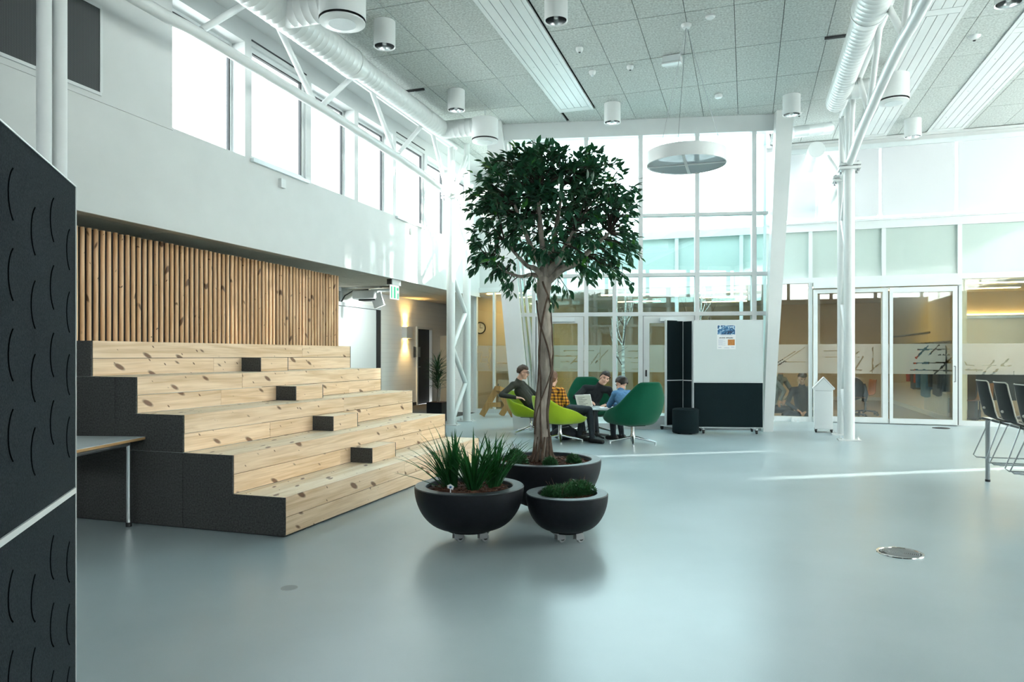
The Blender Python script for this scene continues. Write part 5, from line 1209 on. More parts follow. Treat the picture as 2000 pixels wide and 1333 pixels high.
# ------------------------------------------------------------------ people
def capsule(mb, a, b, ra, rb, n=12):
    a = Vector(a); b = Vector(b); d = b - a; L_ = d.length
    if L_ < 1e-4: return mb.ball(a, ra)
    d /= L_; pts = []; rs = []
    for k in range(4): t = math.cos(PI / 2 * k / 4); pts.append(a - d * ra * t); rs.append(max(ra * math.sqrt(max(0, 1 - t * t)), 0.0015))
    pts.append(a); rs.append(ra); pts.append(b); rs.append(rb)
    for k in range(1, 5): t = math.sin(PI / 2 * k / 4); pts.append(b + d * rb * t); rs.append(max(rb * math.sqrt(max(0, 1 - t * t)), 0.0015))
    return mb.tube(pts, rs, n)
class Body:
    def __init__(s): s.pr = []
    def cap(s, a, b, ra, rb, tag_): s.pr.append(('c', Vector(a), Vector(b), ra, rb, tag_))
    def ell(s, c, r, Rm, tag_): s.pr.append(('e', Vector(c), r, Rm, None, tag_))
    def build(s, name, parent, mats, vox):
        mb = MB()
        for p in s.pr:
            if p[0] == 'c': capsule(mb, p[1], p[2], p[3], p[4])
            else: mb.M = Matrix.Translation(p[1]) @ p[3].to_4x4(); mb.ball((0, 0, 0), p[2], 14, 10); mb.M = None
        o = obj(name + '_raw', mb, None)
        r = o.modifiers.new('r', 'REMESH'); r.mode = 'VOXEL'; r.voxel_size = vox
        sm = o.modifiers.new('s', 'SMOOTH'); sm.factor = 0.5; sm.iterations = 3
        dg = bpy.context.evaluated_depsgraph_get(); me = bpy.data.meshes.new_from_object(o.evaluated_get(dg)); me.name = name
        bpy.data.objects.remove(o)
        inv = parent.matrix_basis.inverted()
        n = len(me.polygons); co = np.empty(n * 3); me.polygons.foreach_get('center', co); co = co.reshape(-1, 3)
        best = np.full(n, 1e9); idx = np.zeros(n, int)
        for p in s.pr:
            if p[0] == 'c':
                a = np.array(p[1]); b = np.array(p[2]); ab = b - a; t = np.clip(((co - a) @ ab) / max(1e-9, ab @ ab), 0, 1)
                dd = np.linalg.norm(co - a - t[:, None] * ab, axis=1) - (p[3] + (p[4] - p[3]) * t)
            else:
                q = (co - np.array(p[1])) @ np.array(p[3]); k = np.linalg.norm(q / np.array(p[2]), axis=1); dd = (k - 1) * min(p[2])
            m = dd < best; best[m] = dd[m]; idx[m] = mats.index(p[5])
        for k in mats: me.materials.append(M[k])
        me.polygons.foreach_set('material_index', idx.tolist()); me.polygons.foreach_set('use_smooth', [True] * n)
        me.transform(inv); me.update()
        o = bpy.data.objects.new(name, me); COL.objects.link(o); o.parent = parent; return o
def head_basis(face, up=(0, 0, 1)):
    f = Vector(face).normalized(); u = Vector(up); u = (u - f * u.dot(f)).normalized(); r = f.cross(u)
    return Matrix(((r.x, f.x, u.x), (r.y, f.y, u.y), (r.z, f.z, u.z)))       # right, forward, up
def hand(B, wrist, dirv, palm_n, tagn='skin', curl=0.6, side=1, s=1.0):
    d = Vector(dirv).normalized(); nrm = Vector(palm_n); nrm = (nrm - d * nrm.dot(d)).normalized(); x = d.cross(nrm) * side
    Rm = Matrix(((x.x, d.x, nrm.x), (x.y, d.y, nrm.y), (x.z, d.z, nrm.z)))
    w = Vector(wrist); B.ell(w + d * 0.045 * s, (0.040 * s, 0.052 * s, 0.017 * s), Rm, tagn)
    for k, (off, l) in enumerate(((-0.030, 0.070), (-0.010, 0.080), (0.010, 0.075), (0.029, 0.058))):
        b = w + d * 0.085 * s + x * off * s; l *= s
        m = b + (d * math.cos(curl * .5) + nrm * math.sin(curl * .5)) * l * 0.5; e = m + (d * math.cos(curl * 1.3) + nrm * math.sin(curl * 1.3)) * l * 0.5
        B.cap(b, m, 0.0100 * s, 0.0092 * s, tagn); B.cap(m, e, 0.0092 * s, 0.0078 * s, tagn)
    b = w + d * 0.03 * s - x * 0.034 * s; m = b + (d * 0.6 - x * 0.7 + nrm * 0.25).normalized() * 0.035 * s; e = m + (d * 0.95 + nrm * 0.3).normalized() * 0.03 * s
    B.cap(b, m, 0.013 * s, 0.011 * s, tagn); B.cap(m, e, 0.011 * s, 0.009 * s, tagn)
def person(label, loc, J, face, top, legs, hairm, up=(0, 0, 1), glasses=False, grp=None, hairlong=False, vox=0.0085, shoes=True):
    t = thing('person', label, 'person', loc, group=grp); B = Body(); V = Vector
    pel, chest, neck, hd = J['pelvis'], J['chest'], J['neck'], J['head']
    sl, sr, hl, hr = J['shl'], J['shr'], J['hipl'], J['hipr']
    ax = (sr - sl).normalized()
    B.cap(hl, hr, 0.105, 0.105, legs); B.cap(pel + ax * 0.045, chest + ax * 0.06, 0.105, 0.108, top); B.cap(pel - ax * 0.045, chest - ax * 0.06, 0.105, 0.108, top)
    B.cap(chest, neck - V((0, 0, 0.04)), 0.12, 0.075, top); B.cap(sl, sr, 0.068, 0.068, top)
    B.cap(neck - V((0, 0, 0.02)), neck + (hd - neck) * 0.1, 0.068, 0.058, top)
    B.cap(neck, hd, 0.052, 0.05, 'skin')
    Rm = head_basis(face, up); r, f, u = Rm.col[0], Rm.col[1], Rm.col[2]
    H = lambda x, y, z: hd + r * x + f * y + u * z
    B.ell(H(0, -0.012, 0.03), (0.074, 0.092, 0.088), Rm, 'skin'); B.ell(H(0, 0.022, -0.045), (0.058, 0.062, 0.072), Rm, 'skin')
    B.ell(H(0, 0.050, -0.092), (0.030, 0.026, 0.024), Rm, 'skin')
    B.cap(H(0, 0.078, 0.008), H(0, 0.098, -0.032), 0.010, 0.015, 'skin')
    for sx in (-1, 1):
        B.ell(H(sx * 0.076, -0.005, -0.012), (0.010, 0.022, 0.032), Rm, 'skin'); B.ell(H(sx * 0.036, 0.055, -0.03), (0.024, 0.022, 0.022), Rm, 'skin'); B.cap(H(sx * 0.014, 0.078, 0.022), H(sx * 0.048, 0.066, 0.022), 0.010, 0.009, 'skin')
    for (sh, el, wr, hdv, pn, side) in ((sl, J['ell'], J['wrl'], J.get('hdl'), J.get('pnl', V((0, 0, -1))), 1), (sr, J['elr'], J['wrr'], J.get('hdr'), J.get('pnr', V((0, 0, -1))), -1)):
        B.cap(sh, el, 0.060, 0.047, top); B.cap(el, wr, 0.047, 0.034, top); B.cap(wr, wr + (wr - el).normalized() * 0.02, 0.026, 0.024, 'skin')
        hand(B, wr + (wr - el).normalized() * 0.01, hdv or (wr - el), pn, side=side)
    for hp, kn, an, to in ((hl, J['knl'], J['anl'], J['tol']), (hr, J['knr'], J['anr'], J['tor'])):
        B.cap(hp, kn, 0.092, 0.064, legs); B.cap(kn, an, 0.062, 0.042, legs)
        dd = (to - an); dd.z = 0; dd = dd.normalized(); hb = V((an.x, an.y, 0.045)) - dd * 0.045
        B.cap(hb, V((to.x, to.y, 0.036)), 0.044, 0.034, 'shoe'); B.cap(an, hb + dd * 0.05, 0.040, 0.045, 'shoe')
    mats = list(dict.fromkeys([p[5] for p in B.pr])); B.build('body', t, mats, vox)
    # hair: a cap over the skull, cut away round the face
    hm = MB(); n, m = 40, 22; vs = {}; fs = []
    def hv(i, j):
        th = PI * j / m; ph = 2 * PI * i / n; x = math.sin(th) * math.sin(ph); y = math.sin(th) * math.cos(ph); z = math.cos(th)
        return Vector((x, y, z))
    idx = {}
    low = -0.75 if hairlong else -0.42
    for j in range(m):
        for i in range(n):
            q = [hv(i, j), hv(i + 1, j), hv(i + 1, j + 1), hv(i, j + 1)]
            c = (q[0] + q[2]) / 2
            lim = 0.34 if c.y > 0.35 else (0.34 - (0.35 - c.y) / 0.6 * (0.34 - low) if c.y > -0.25 else low)
            if c.z < lim: continue
            ff = []
            for v in q:
                key = (round(v.x, 4), round(v.y, 4), round(v.z, 4))
                if key not in idx:
                    w = 1.0 + 0.07 * noise.noise(v * 6) + 0.05 * noise.noise(v * 15) + (0.06 if v.z > 0.6 and v.y > -0.2 else 0)
                    idx[key] = len(hm.v); p = H(v.x * 0.086 * w, -0.014 + v.y * 0.104 * w, 0.03 + v.z * (0.100 if v.z > 0 else 0.115) * w); hm.v.append(p)
                ff.append(idx[key])
            if len(set(ff)) >= 3: hm.f.append(tuple(dict.fromkeys(ff)))
    h = obj('hair', hm, hairm, t, smooth=True, world=True); so = h.modifiers.new('t', 'SOLIDIFY'); so.thickness = 0.014; so.offset = -0.5
    ey = MB()
    for sx in (-1, 1): ey.ball(H(sx * 0.031, 0.078, 0.004), 0.0085, 8, 6)
    obj('eyes', ey, 'dark', t, smooth=True, world=True)
    eb = MB()
    for sx in (-1, 1): eb.tube([H(sx * 0.016, 0.090, 0.024), H(sx * 0.034, 0.086, 0.030), H(sx * 0.05, 0.074, 0.024)], 0.0042, 6)
    obj('eyebrows', eb, hairm, t, smooth=True, world=True)
    obj('mouth', MB().tube([H(-0.022, 0.078, -0.062), H(0, 0.086, -0.066), H(0.022, 0.078, -0.062)], 0.0042, 6), 'lips', t, smooth=True, world=True)
    if glasses:
        gl_ = MB()
        for sx in (-1, 1):
            gl_.tube([H(sx * 0.034 + 0.023 * math.cos(a), 0.096, 0.002 + 0.018 * math.sin(a)) for a in [2 * PI * k / 14 for k in range(15)]], 0.0024, 5); gl_.tube([H(sx * 0.057, 0.094, 0.006), H(sx * 0.078, 0.0, 0.008)], 0.0022, 5)
        gl_.tube([H(-0.011, 0.098, 0.004), H(0.011, 0.098, 0.004)], 0.0024, 5); obj('glasses', gl_, 'dark', t, smooth=True, world=True)
    return t
M['lips'] = mat('lips', (0.32, 0.12, 0.10), 0.5)
def PX(x, y, d): return P(x, y, D=d)
def dirv(l, d, z=0): v = RT * l + FW * d; v.z = z; return v
# man in olive, left, in profile with one arm over the chair
J = dict(pelvis=PX(1040, 791, 12.55), chest=PX(1019, 764, 12.55), neck=PX(1012, 745, 12.53), head=PX(1022, 728, 12.5), shr=PX(1002, 753, 12.40), shl=PX(1020, 751, 12.72), hipr=PX(1043, 796, 12.45), hipl=PX(1047, 793, 12.66),
         elr=PX(979, 772, 12.22), wrr=PX(1007, 777, 12.06), hdr=dirv(1, -0.1, -0.06), ell=PX(1046, 772, 12.72), wrl=PX(1066, 784, 12.55), knr=PX(1082, 797, 12.25), knl=PX(1086, 795, 12.5), anr=PX(1083, 842, 12.15), anl=PX(1092, 838, 12.4), tor=PX(1103, 852, 12.05), tol=PX(1110, 846, 12.3))
person('man in dark olive sweater and glasses sitting sideways, arm over the lime chair', tuple(W(0.33, 12.55)), J, dirv(0.93, -0.28, -0.12), 'olive', 'jeans', 'hair_brown', glasses=True)
# person in plaid, seen from behind the trunk
J = dict(pelvis=PX(1090, 795, 11.33), chest=PX(1083, 774, 11.38), neck=PX(1079, 760, 11.40), head=PX(1079, 741, 11.42), shr=PX(1096, 765, 11.25), shl=PX(1064, 764, 11.52), hipr=PX(1099, 802, 11.28), hipl=PX(1092, 799, 11.5),
         elr=PX(1107, 787, 11.2), wrr=PX(1098, 790, 11.42), hdr=dirv(0.3, 0.6, -0.1), ell=PX(1074, 788, 11.68), wrl=PX(1096, 792, 11.70), knr=PX(1150, 801, 11.5), knl=PX(1140, 800, 11.75), anr=PX(1157, 857, 11.22), anl=PX(1131, 851, 11.55), tor=PX(1177, 867, 11.08), tol=PX(1149, 857, 11.4))
person('person with auburn hair in yellow plaid shirt, back turned, behind the ficus trunk', tuple(W(0.76, 11.3)), J, dirv(0.62, 0.75, -0.12), 'plaid', 'jeans', 'hair_auburn', hairlong=True)
# man in black facing the camera
J = dict(pelvis=PX(1150, 792, 12.66), chest=PX(1160, 769, 12.62), neck=PX(1171, 752, 12.56), head=PX(1181, 740, 12.5), shr=PX(1143, 759, 12.6), shl=PX(1189, 762, 12.55), hipr=PX(1139, 796, 12.6), hipl=PX(1162, 796, 12.6),
         elr=PX(1124, 776, 12.5), wrr=PX(1147, 783, 12.35), ell=PX(1201, 783, 12.45), wrl=PX(1184, 791, 12.25), hdl=dirv(-0.5, -0.5, -0.1), knr=PX(1132, 803, 12.25), knl=PX(1160, 805, 12.22), anr=PX(1140, 843, 12.3), anl=PX(1166, 846, 12.2), tor=PX(1136, 850, 12.12), tol=PX(1166, 853, 12.02))
person('dark-haired man in black sweater leaning sideways, facing the camera by the bay', tuple(W(1.42, 12.7)), J, dirv(0.12, -1, -0.05), 'navy', 'jeans', 'hair_dark', up=dirv(0.42, 0, 1))
# person in blue hidden by the green chair
J = dict(pelvis=PX(1232, 795, 11.12), chest=PX(1219, 778, 11.35), neck=PX(1212, 765, 11.47), head=PX(1214, 751, 11.55), shr=PX(1228, 770, 11.50), shl=PX(1202, 771, 11.35), hipr=PX(1240, 798, 11.2), hipl=PX(1222, 799, 11.12),
         elr=PX(1222, 789, 11.75), wrr=PX(1198, 791, 11.85), ell=PX(1190, 792, 11.45), wrl=PX(1190, 791, 11.7), knr=PX(1208, 803, 11.55), knl=PX(1196, 806, 11.38), anr=PX(1214, 848, 11.7), anl=PX(1198, 852, 11.6), tor=PX(1200, 852, 11.82), tol=PX(1186, 857, 11.68))
person('dark-haired person in blue shirt bent forward, hidden behind the green chair back', tuple(W(1.86, 11.1)), J, dirv(-0.75, 0.6, -0.35), 'blue_shirt', 'jeans', 'hair_dark')
# two people behind the classroom glass
J = dict(pelvis=PX(1502, 792, 16.2), chest=PX(1518, 757, 16.2), neck=PX(1524, 735, 16.15), head=PX(1526, 714, 16.1), shr=PX(1512, 742, 16.0), shl=PX(1532, 742, 16.35), hipr=PX(1500, 800, 16.1), hipl=PX(1506, 798, 16.3),
         elr=PX(1532, 764, 15.95), wrr=PX(1524, 782, 15.85), hdr=dirv(-.3, -.2, -.9), ell=PX(1548, 766, 16.35), wrl=PX(1535, 782, 16.2), knr=PX(1540, 802, 16.0), knl=PX(1545, 799, 16.3), anr=PX(1540, 818, 16.0), anl=PX(1546, 815, 16.3), tor=PX(1556, 820, 15.95), tol=PX(1560, 817, 16.25))
person('person in grey tee sitting behind the classroom glass beside the right leaning pillar', tuple(W(6.0, 16.2)), J, dirv(0.9, -0.1, -0.5), 'grey_tee', 'jeans', 'hair_brown', vox=0.011)
J = dict(pelvis=PX(1568, 806, 15.9), chest=PX(1564, 772, 15.85), neck=PX(1566, 752, 15.75), head=PX(1567, 738, 15.6), shr=PX(1548, 762, 15.75), shl=PX(1582, 760, 15.8), hipr=PX(1556, 812, 15.85), hipl=PX(1578, 812, 15.9),
         elr=PX(1538, 788, 15.6), wrr=PX(1556, 800, 15.45), ell=PX(1588, 790, 15.65), wrl=PX(1574, 804, 15.5), knr=PX(1538, 806, 15.55), knl=PX(1585, 806, 15.6), anr=PX(1530, 810, 15.5), anl=PX(1588, 810, 15.55), tor=PX(1526, 825, 15.4), tol=PX(1592, 825, 15.45))
person('person in dark jacket with head bowed low behind the classroom glass', tuple(W(6.3, 15.8)), J, dirv(-0.1, -1, -0.75), 'jacket_dark', 'jeans', 'hair_brown', vox=0.011)
# ------------------------------------------------------------------ mobile boards by the bay
def board_unit(name, label, cat, A, B_, H, parts, group=None):
    """upright board on castered feet from floor point A to B_, face towards the camera; parts = (name, z0, z1, material)"""
    u = (B_ - A); u.z = 0; Wd_ = u.length; u = u.normalized(); n_ = Vector((u.y, -u.x, 0)); 
    T = Matrix(((u.x, n_.x, 0, A.x), (u.y, n_.y, 0, A.y), (0, 0, 1, 0), (0, 0, 0, 1)))
    t = thing(name, label, cat, (A.x, A.y, 0), group=group); b = lambda *a_: MB(T).box(*a_)
    obj('core', b(0.008, Wd_ - 0.008, -0.04, -0.006, 0.10, H - 0.008), 'dark', t, world=True)
    for nm, z0, z1, m in parts:
        obj(nm, b(0.008, Wd_ - 0.008, -0.006, 0.0, z0, z1), m, t, world=True)
        obj(nm.replace('front', 'rear') if 'front' in nm else 'rear_panel', b(0.008, Wd_ - 0.008, -0.046, -0.04, z0, z1), 'felt_teal', t, world=True)
    obj('frame', b(0, 0.008, -0.05, 0.005, 0.09, H).box(Wd_ - 0.008, Wd_, -0.05, 0.005, 0.09, H).box(0.008, Wd_ - 0.008, -0.05, 0.005, H - 0.008, H).box(0.008, Wd_ - 0.008, -0.05, 0.005, 0.09, 0.10), 'frame', t, world=True)
    zt_ = parts[0][2]; obj('middle_trim', b(0.008, Wd_ - 0.008, -0.045, 0.007, zt_ + 0.002, parts[1][1] - 0.002), 'frame', t, world=True)
    for xx in (0.10 * Wd_ + 0.03, 0.90 * Wd_ - 0.03):
        f = obj('foot', b(xx - 0.015, xx + 0.015, -0.22, 0.18, 0.065, 0.09), 'alu', t, world=True)
        for yy in (-0.2, 0.16):
            Wm = T @ Matrix.Translation((xx, yy, 0.031)) @ Matrix.Rotation(PI / 2, 4, 'Y')
            c = obj('caster', MB().lathe([(0, -0.018), (0.024, -0.018), (0.031, -0.01), (0.031, 0.01), (0.024, 0.018), (0, 0.018)], 16, M=Wm).box(xx - 0.022, xx + 0.022, yy - 0.02, yy + 0.02, 0.04, 0.066, M=T), 'black', t, world=True, smooth=True)
    return t, T, Wd_
def fl(x, y, d=None): return P(x, y, Z=0.0)
mt, MT, MW = board_unit('mobile_whiteboard', 'mobile board, whiteboard above and dark felt below, with a poster', 'whiteboard', W(0.2530 * 12.75, 12.75), W(0.3505 * 12.62, 12.62), 2.0, [('lower_panel', 0.10, 0.885, 'felt_teal'), ('whiteboard', 0.91, 1.992, 'whiteboard')])
board_unit('mobile_partition', 'narrow dark felt mobile partition, the left one of two folded beside the whiteboard', 'partition', W(0.2155 * 13.05, 13.05), W(0.2385 * 13.25, 13.25), 2.02, [('lower_front_panel', 0.10, 0.905, 'felt_teal'), ('upper_front_panel', 0.925, 2.012, 'felt_teal')], 'two folded dark partitions')
board_unit('mobile_partition', 'narrow dark felt mobile partition, the right one touching the whiteboard', 'partition', W(0.2385 * 13.15, 13.15), W(0.2515 * 12.95, 12.95), 2.0, [('lower_front_panel', 0.10, 0.905, 'felt_teal'), ('upper_front_panel', 0.925, 1.992, 'felt_teal')], 'two folded dark partitions')
# poster, flat printed sheet with raised layers of ink a hair apart
def mpt(x, y):
    o = MT @ Vector((0, 0.008, 0)); n_ = (MT @ Vector((0, 1, 0)) - MT @ Vector((0, 0, 0))); d = ray(x, y); tt = (o - CP).dot(n_) / d.dot(n_); p = MT.inverted() @ (CP + d * tt); return p.x, p.z
x0, z1 = mpt(1400.5, 635); x1, z0 = mpt(1437, 682.5)
pw, ph = x1 - x0, z1 - z0
t = thing('poster', 'paper poster with blue photo and orange box taped to the mobile whiteboard', 'poster', tuple(MT @ Vector(((x0 + x1) / 2, 0.001, (z0 + z1) / 2))))
def pb(u0, u1, v0, v1, k=1): return MB(MT).box(x0 + pw * u0, x0 + pw * u1, 0.0012 + 0.0006 * (k - 1), 0.0014 + 0.0006 * k, z0 + ph * v0, z0 + ph * v1)
obj('sheet', pb(0, 1, 0, 1, 0.3), 'paper', t, world=True)
def photo_mat():
    m, nt, b = new_mat('poster_photo'); tc = N(nt, 'ShaderNodeTexCoord'); v = N(nt, 'ShaderNodeTexNoise', i_Scale=17.0, i_Detail=3.0, i_Distortion=1.5); L(nt, tc.outputs['Object'], v.inputs['Vector'])
    rp = N(nt, 'ShaderNodeValToRGB'); e = rp.color_ramp.elements; e[0].position = 0.36; e[0].color = (0.006, 0.02, 0.06, 1); e[1].position = 0.66; e[1].color = (0.62, 0.78, 0.85, 1); x = e.new(0.5); x.color = (0.02, 0.16, 0.36, 1)
    L(nt, v.outputs[0], rp.inputs[0]); L(nt, rp.outputs[0], b.inputs['Base Color']); b.inputs['Roughness'].default_value = 0.5; return m
obj('photo', pb(0.03, 0.97, 0.60, 0.98), photo_mat(), t, world=True)
ob = mat('orange_print', (0.52, 0.20, 0.045), 0.7, var=0.2, scale=40); ink = mat('ink', (0.02, 0.022, 0.03), 0.7); gi = mat('grey_print', (0.52, 0.56, 0.66), 0.7)
obj('orange_box', pb(0.58, 0.95, 0.16, 0.40), ob, t, world=True)
hd_ = MB(MT); rh = random.Random(4); u = 0.12
while u < 0.86:
    w = rh.uniform(0.022, 0.036)
    if abs(u - 0.44) > 0.025: hd_.box(x0 + pw * u, x0 + pw * (u + w), 0.0012, 0.0022, z0 + ph * rh.uniform(0.445, 0.452), z0 + ph * rh.uniform(0.474, 0.486))
    u += w + 0.006
obj('headline', hd_, ink, t, world=True)
hl = MB(MT)
for k in range(7): hl.box(x0 + pw * 0.07, x0 + pw * (0.30 + 0.16 * math.sin(k * 1.7 + 1) ** 2), 0.0012, 0.002, z0 + ph * (0.385 - 0.037 * k), z0 + ph * (0.40 - 0.037 * k))
hl.box(x0 + pw * 0.18, x0 + pw * 0.82, 0.0012, 0.002, z0 + ph * 0.545, z0 + ph * 0.565).box(x0 + pw * 0.07, x0 + pw * 0.24, 0.0012, 0.002, z0 + ph * 0.055, z0 + ph * 0.085).box(x0 + pw * 0.38, x0 + pw * 0.66, 0.0012, 0.002, z0 + ph * 0.045, z0 + ph * 0.07).box(x0 + pw * 0.76, x0 + pw * 0.93, 0.0012, 0.002, z0 + ph * 0.07, z0 + ph * 0.1)
obj('small_print', hl, gi, t, world=True)

# ------------------------------------------------------------------ pouf, bin, floor fittings
q = P(1338, 848, Z=0); t = thing('pouf', 'round dark felt pouf on the floor before the mobile boards', 'pouf', (q.x, q.y + 0.1, 0))
r_ = 26 / 1400 * 12.3
obj('cover', MB().lathe([(0, 0.015), (r_ * 0.96, 0.015), (r_, 0.03), (r_, 0.40), (r_ - 0.006, 0.425), (r_ - 0.03, 0.44), (0, 0.445)], 48), 'felt_teal', t, smooth=True)
obj('seam', MB().lathe([(r_ - 0.004, 0.412), (r_ + 0.003, 0.418), (r_ - 0.004, 0.424)], 48), 'felt_teal', t, smooth=True)
for k in range(4): obj('foot', MB().lathe([(0, 0), (0.03, 0), (0.03, 0.016), (0, 0.016)], 12, (r_ * .6 * math.cos(k * PI / 2 + .7), r_ * .6 * math.sin(k * PI / 2 + .7), 0)), 'black', t)
q = P(1610, 846, Z=0); bw = 33 / 1400 * 12.7 / 2
t = thing('litter_bin', 'white house-shaped litter bin on casters beside the right lattice column', 'bin', (q.x, q.y + 0.15, 0), -0.05)
obj('body', MB().box(-bw, bw, -bw * 0.9, bw * 0.9, 0.06, 0.78), 'bin_white', t, bevel=0.006)
obj('door_gap', MB().box(-bw + 0.012, bw - 0.012, -bw * 0.9 - 0.001, -bw * 0.9 + 0.01, 0.74, 0.745), 'grey_metal', t)
Tr = Matrix(((1, 0, 0, 0), (0, 0, 1, 0), (0, 1, 0, 0), (0, 0, 0, 1)))
obj('gable', MB(Tr).prism([(-bw - 0.012, 0.785), (bw + 0.012, 0.785), (0, 0.965)], -bw * 0.92, bw * 0.92), 'bin_white', t)
obj('roof', MB().add([], []).bar((-bw - 0.03, 0, 0.782), (0.0, 0, 0.982), bw * 2.0, 0.014, (0, 0, 1)).bar((bw + 0.03, 0, 0.782), (0.0, 0, 0.982), bw * 2.0, 0.014, (0, 0, 1)), 'bin_white', t)
obj('lid_edge', MB().box(-bw - 0.025, bw + 0.025, -bw * 0.93, bw * 0.93, 0.765, 0.785), 'bin_white', t)
obj('lock', MB().lathe([(0, -bw * 0.93), (0.01, -bw * 0.93), (0.01, -bw * 0.9)], 10, M=Matrix.Translation((0, 0, 0.935)) @ Matrix.Rotation(-PI / 2, 4, 'X') @ Matrix.Scale(-1, 4, (0, 0, 1))), 'grey_metal', t)
for sx in (-1, 1):
    for sy in (-1, 1): obj('caster', MB().lathe([(0, -0.014), (0.03, -0.014), (0.03, 0.014), (0, 0.014)], 14, M=Matrix.Translation((sx * bw * 0.85, sy * bw * 0.8, 0.03)) @ Matrix.Rotation(PI / 2, 4, 'Y')).box(sx * bw * .85 - 0.022, sx * bw * .85 + 0.022, sy * bw * .8 - 0.02, sy * bw * .8 + 0.02, 0.045, 0.06), 'black', t, smooth=True)
def drain(label, px, r, n, m1):
    q = P(*px, Z=0); t = thing('floor_outlet', label, 'floor outlet', (q.x, q.y, 0))
    obj('rim', MB().lathe([(r, 0), (r - 0.003, 0.006), (r - 0.018, 0.006), (r - 0.02, 0.001), (r, 0.0)], 48), 'dark' if m1 == 'dark' else 'chrome', t, smooth=True)
    for k in range(n):
        a = (r - 0.03) * (k + 1) / n; obj('ring', MB().lathe([(a, 0.001), (a, 0.005), (a - (r - 0.03) / n * 0.55, 0.005), (a - (r - 0.03) / n * 0.55, 0.001), (a, 0.001)], 40), m1, t, smooth=True)
    obj('floor_plate', MB().lathe([(0, 0.0012), (r - 0.02, 0.0012)], 40), 'dark', t)
    obj('cord_slot', MB().box(-r * 0.92, -r * 0.68, -0.022, 0.022, 0.0052, 0.0064, M=Matrix.Rotation(YAW, 4, 'Z')), 'black', t)
drain('round metal floor outlet with concentric rings on the bare floor at the lower right', (1758, 1081), 0.152, 10, 'grey_metal')
drain('small dark round floor outlet before the sliding glass door', (1838, 837), 0.15, 3, 'dark')
q = P(565, 1149, Z=0); t = thing('floor_blank', 'faint grey round cap set in the floor before the steps', 'floor cap', (q.x, q.y, 0))
obj('cap', MB().lathe([(0, 0.0012), (0.046, 0.0012), (0.05, 0.0)], 40), mat('grey_cap', (0.20, 0.24, 0.25), 0.4), t); obj('ring', MB().lathe([(0.05, 0), (0.05, 0.0014), (0.047, 0.0014), (0.047, 0)], 40), 'grey_metal', t)
q = P(1554, 822, Y=YF - 0.06); t = thing('socket_box', 'white socket box on the sill of the classroom glass by the leaning pillar', 'socket', (q.x, YF - 0.06, q.z))
obj('box', MB().box(-0.085, 0.085, -0.06, 0, -0.065, 0.065), 'frame', t, bevel=0.006)
for sx in (-1, 1): obj('outlet', MB().lathe([(0.026, 0), (0.026, 0.004), (0.018, 0.001), (0, 0.001)], 16, M=Matrix.Translation((sx * 0.037, -0.06, 0)) @ Matrix.Rotation(PI / 2, 4, 'X')), 'alu', t, smooth=True)

# ------------------------------------------------------------------ table on the right with chairs hung on its edge
q = P(1925, 941, Z=0)
t = thing('cafe_table', 'grey table at the right picture edge with chairs hung on it', 'table', (q.x, q.y, 0)); TH = 0.70
obj('tabletop', MB().box(-0.02, 0.78, -2.05, 0.04, TH - 0.022, TH), 'table_white', t, bevel=0.004)
obj('edge_band', MB().box(-0.022, -0.02, -2.05, 0.04, TH - 0.021, TH - 0.001), 'dark', t)
obj('rail', MB().box(0.2, 0.6, -0.14, -0.12, TH - 0.06, TH - 0.022).box(0.2, 0.22, -1.85, -0.14, TH - 0.06, TH - 0.022), 'grey_metal', t)
for lx, ly in ((0.02, 0.0), (0.74, 0.0), (0.02, -2.0), (0.74, -2.0)):
    l = obj('leg', MB().tube([(lx, ly, 0.02), (lx, ly, TH - 0.02)], 0.022, 16), 'grey_metal', t, smooth=True); obj('foot', MB().tube([(lx, ly, 0), (lx, ly, 0.024)], 0.025, 14), 'black', l, smooth=True)
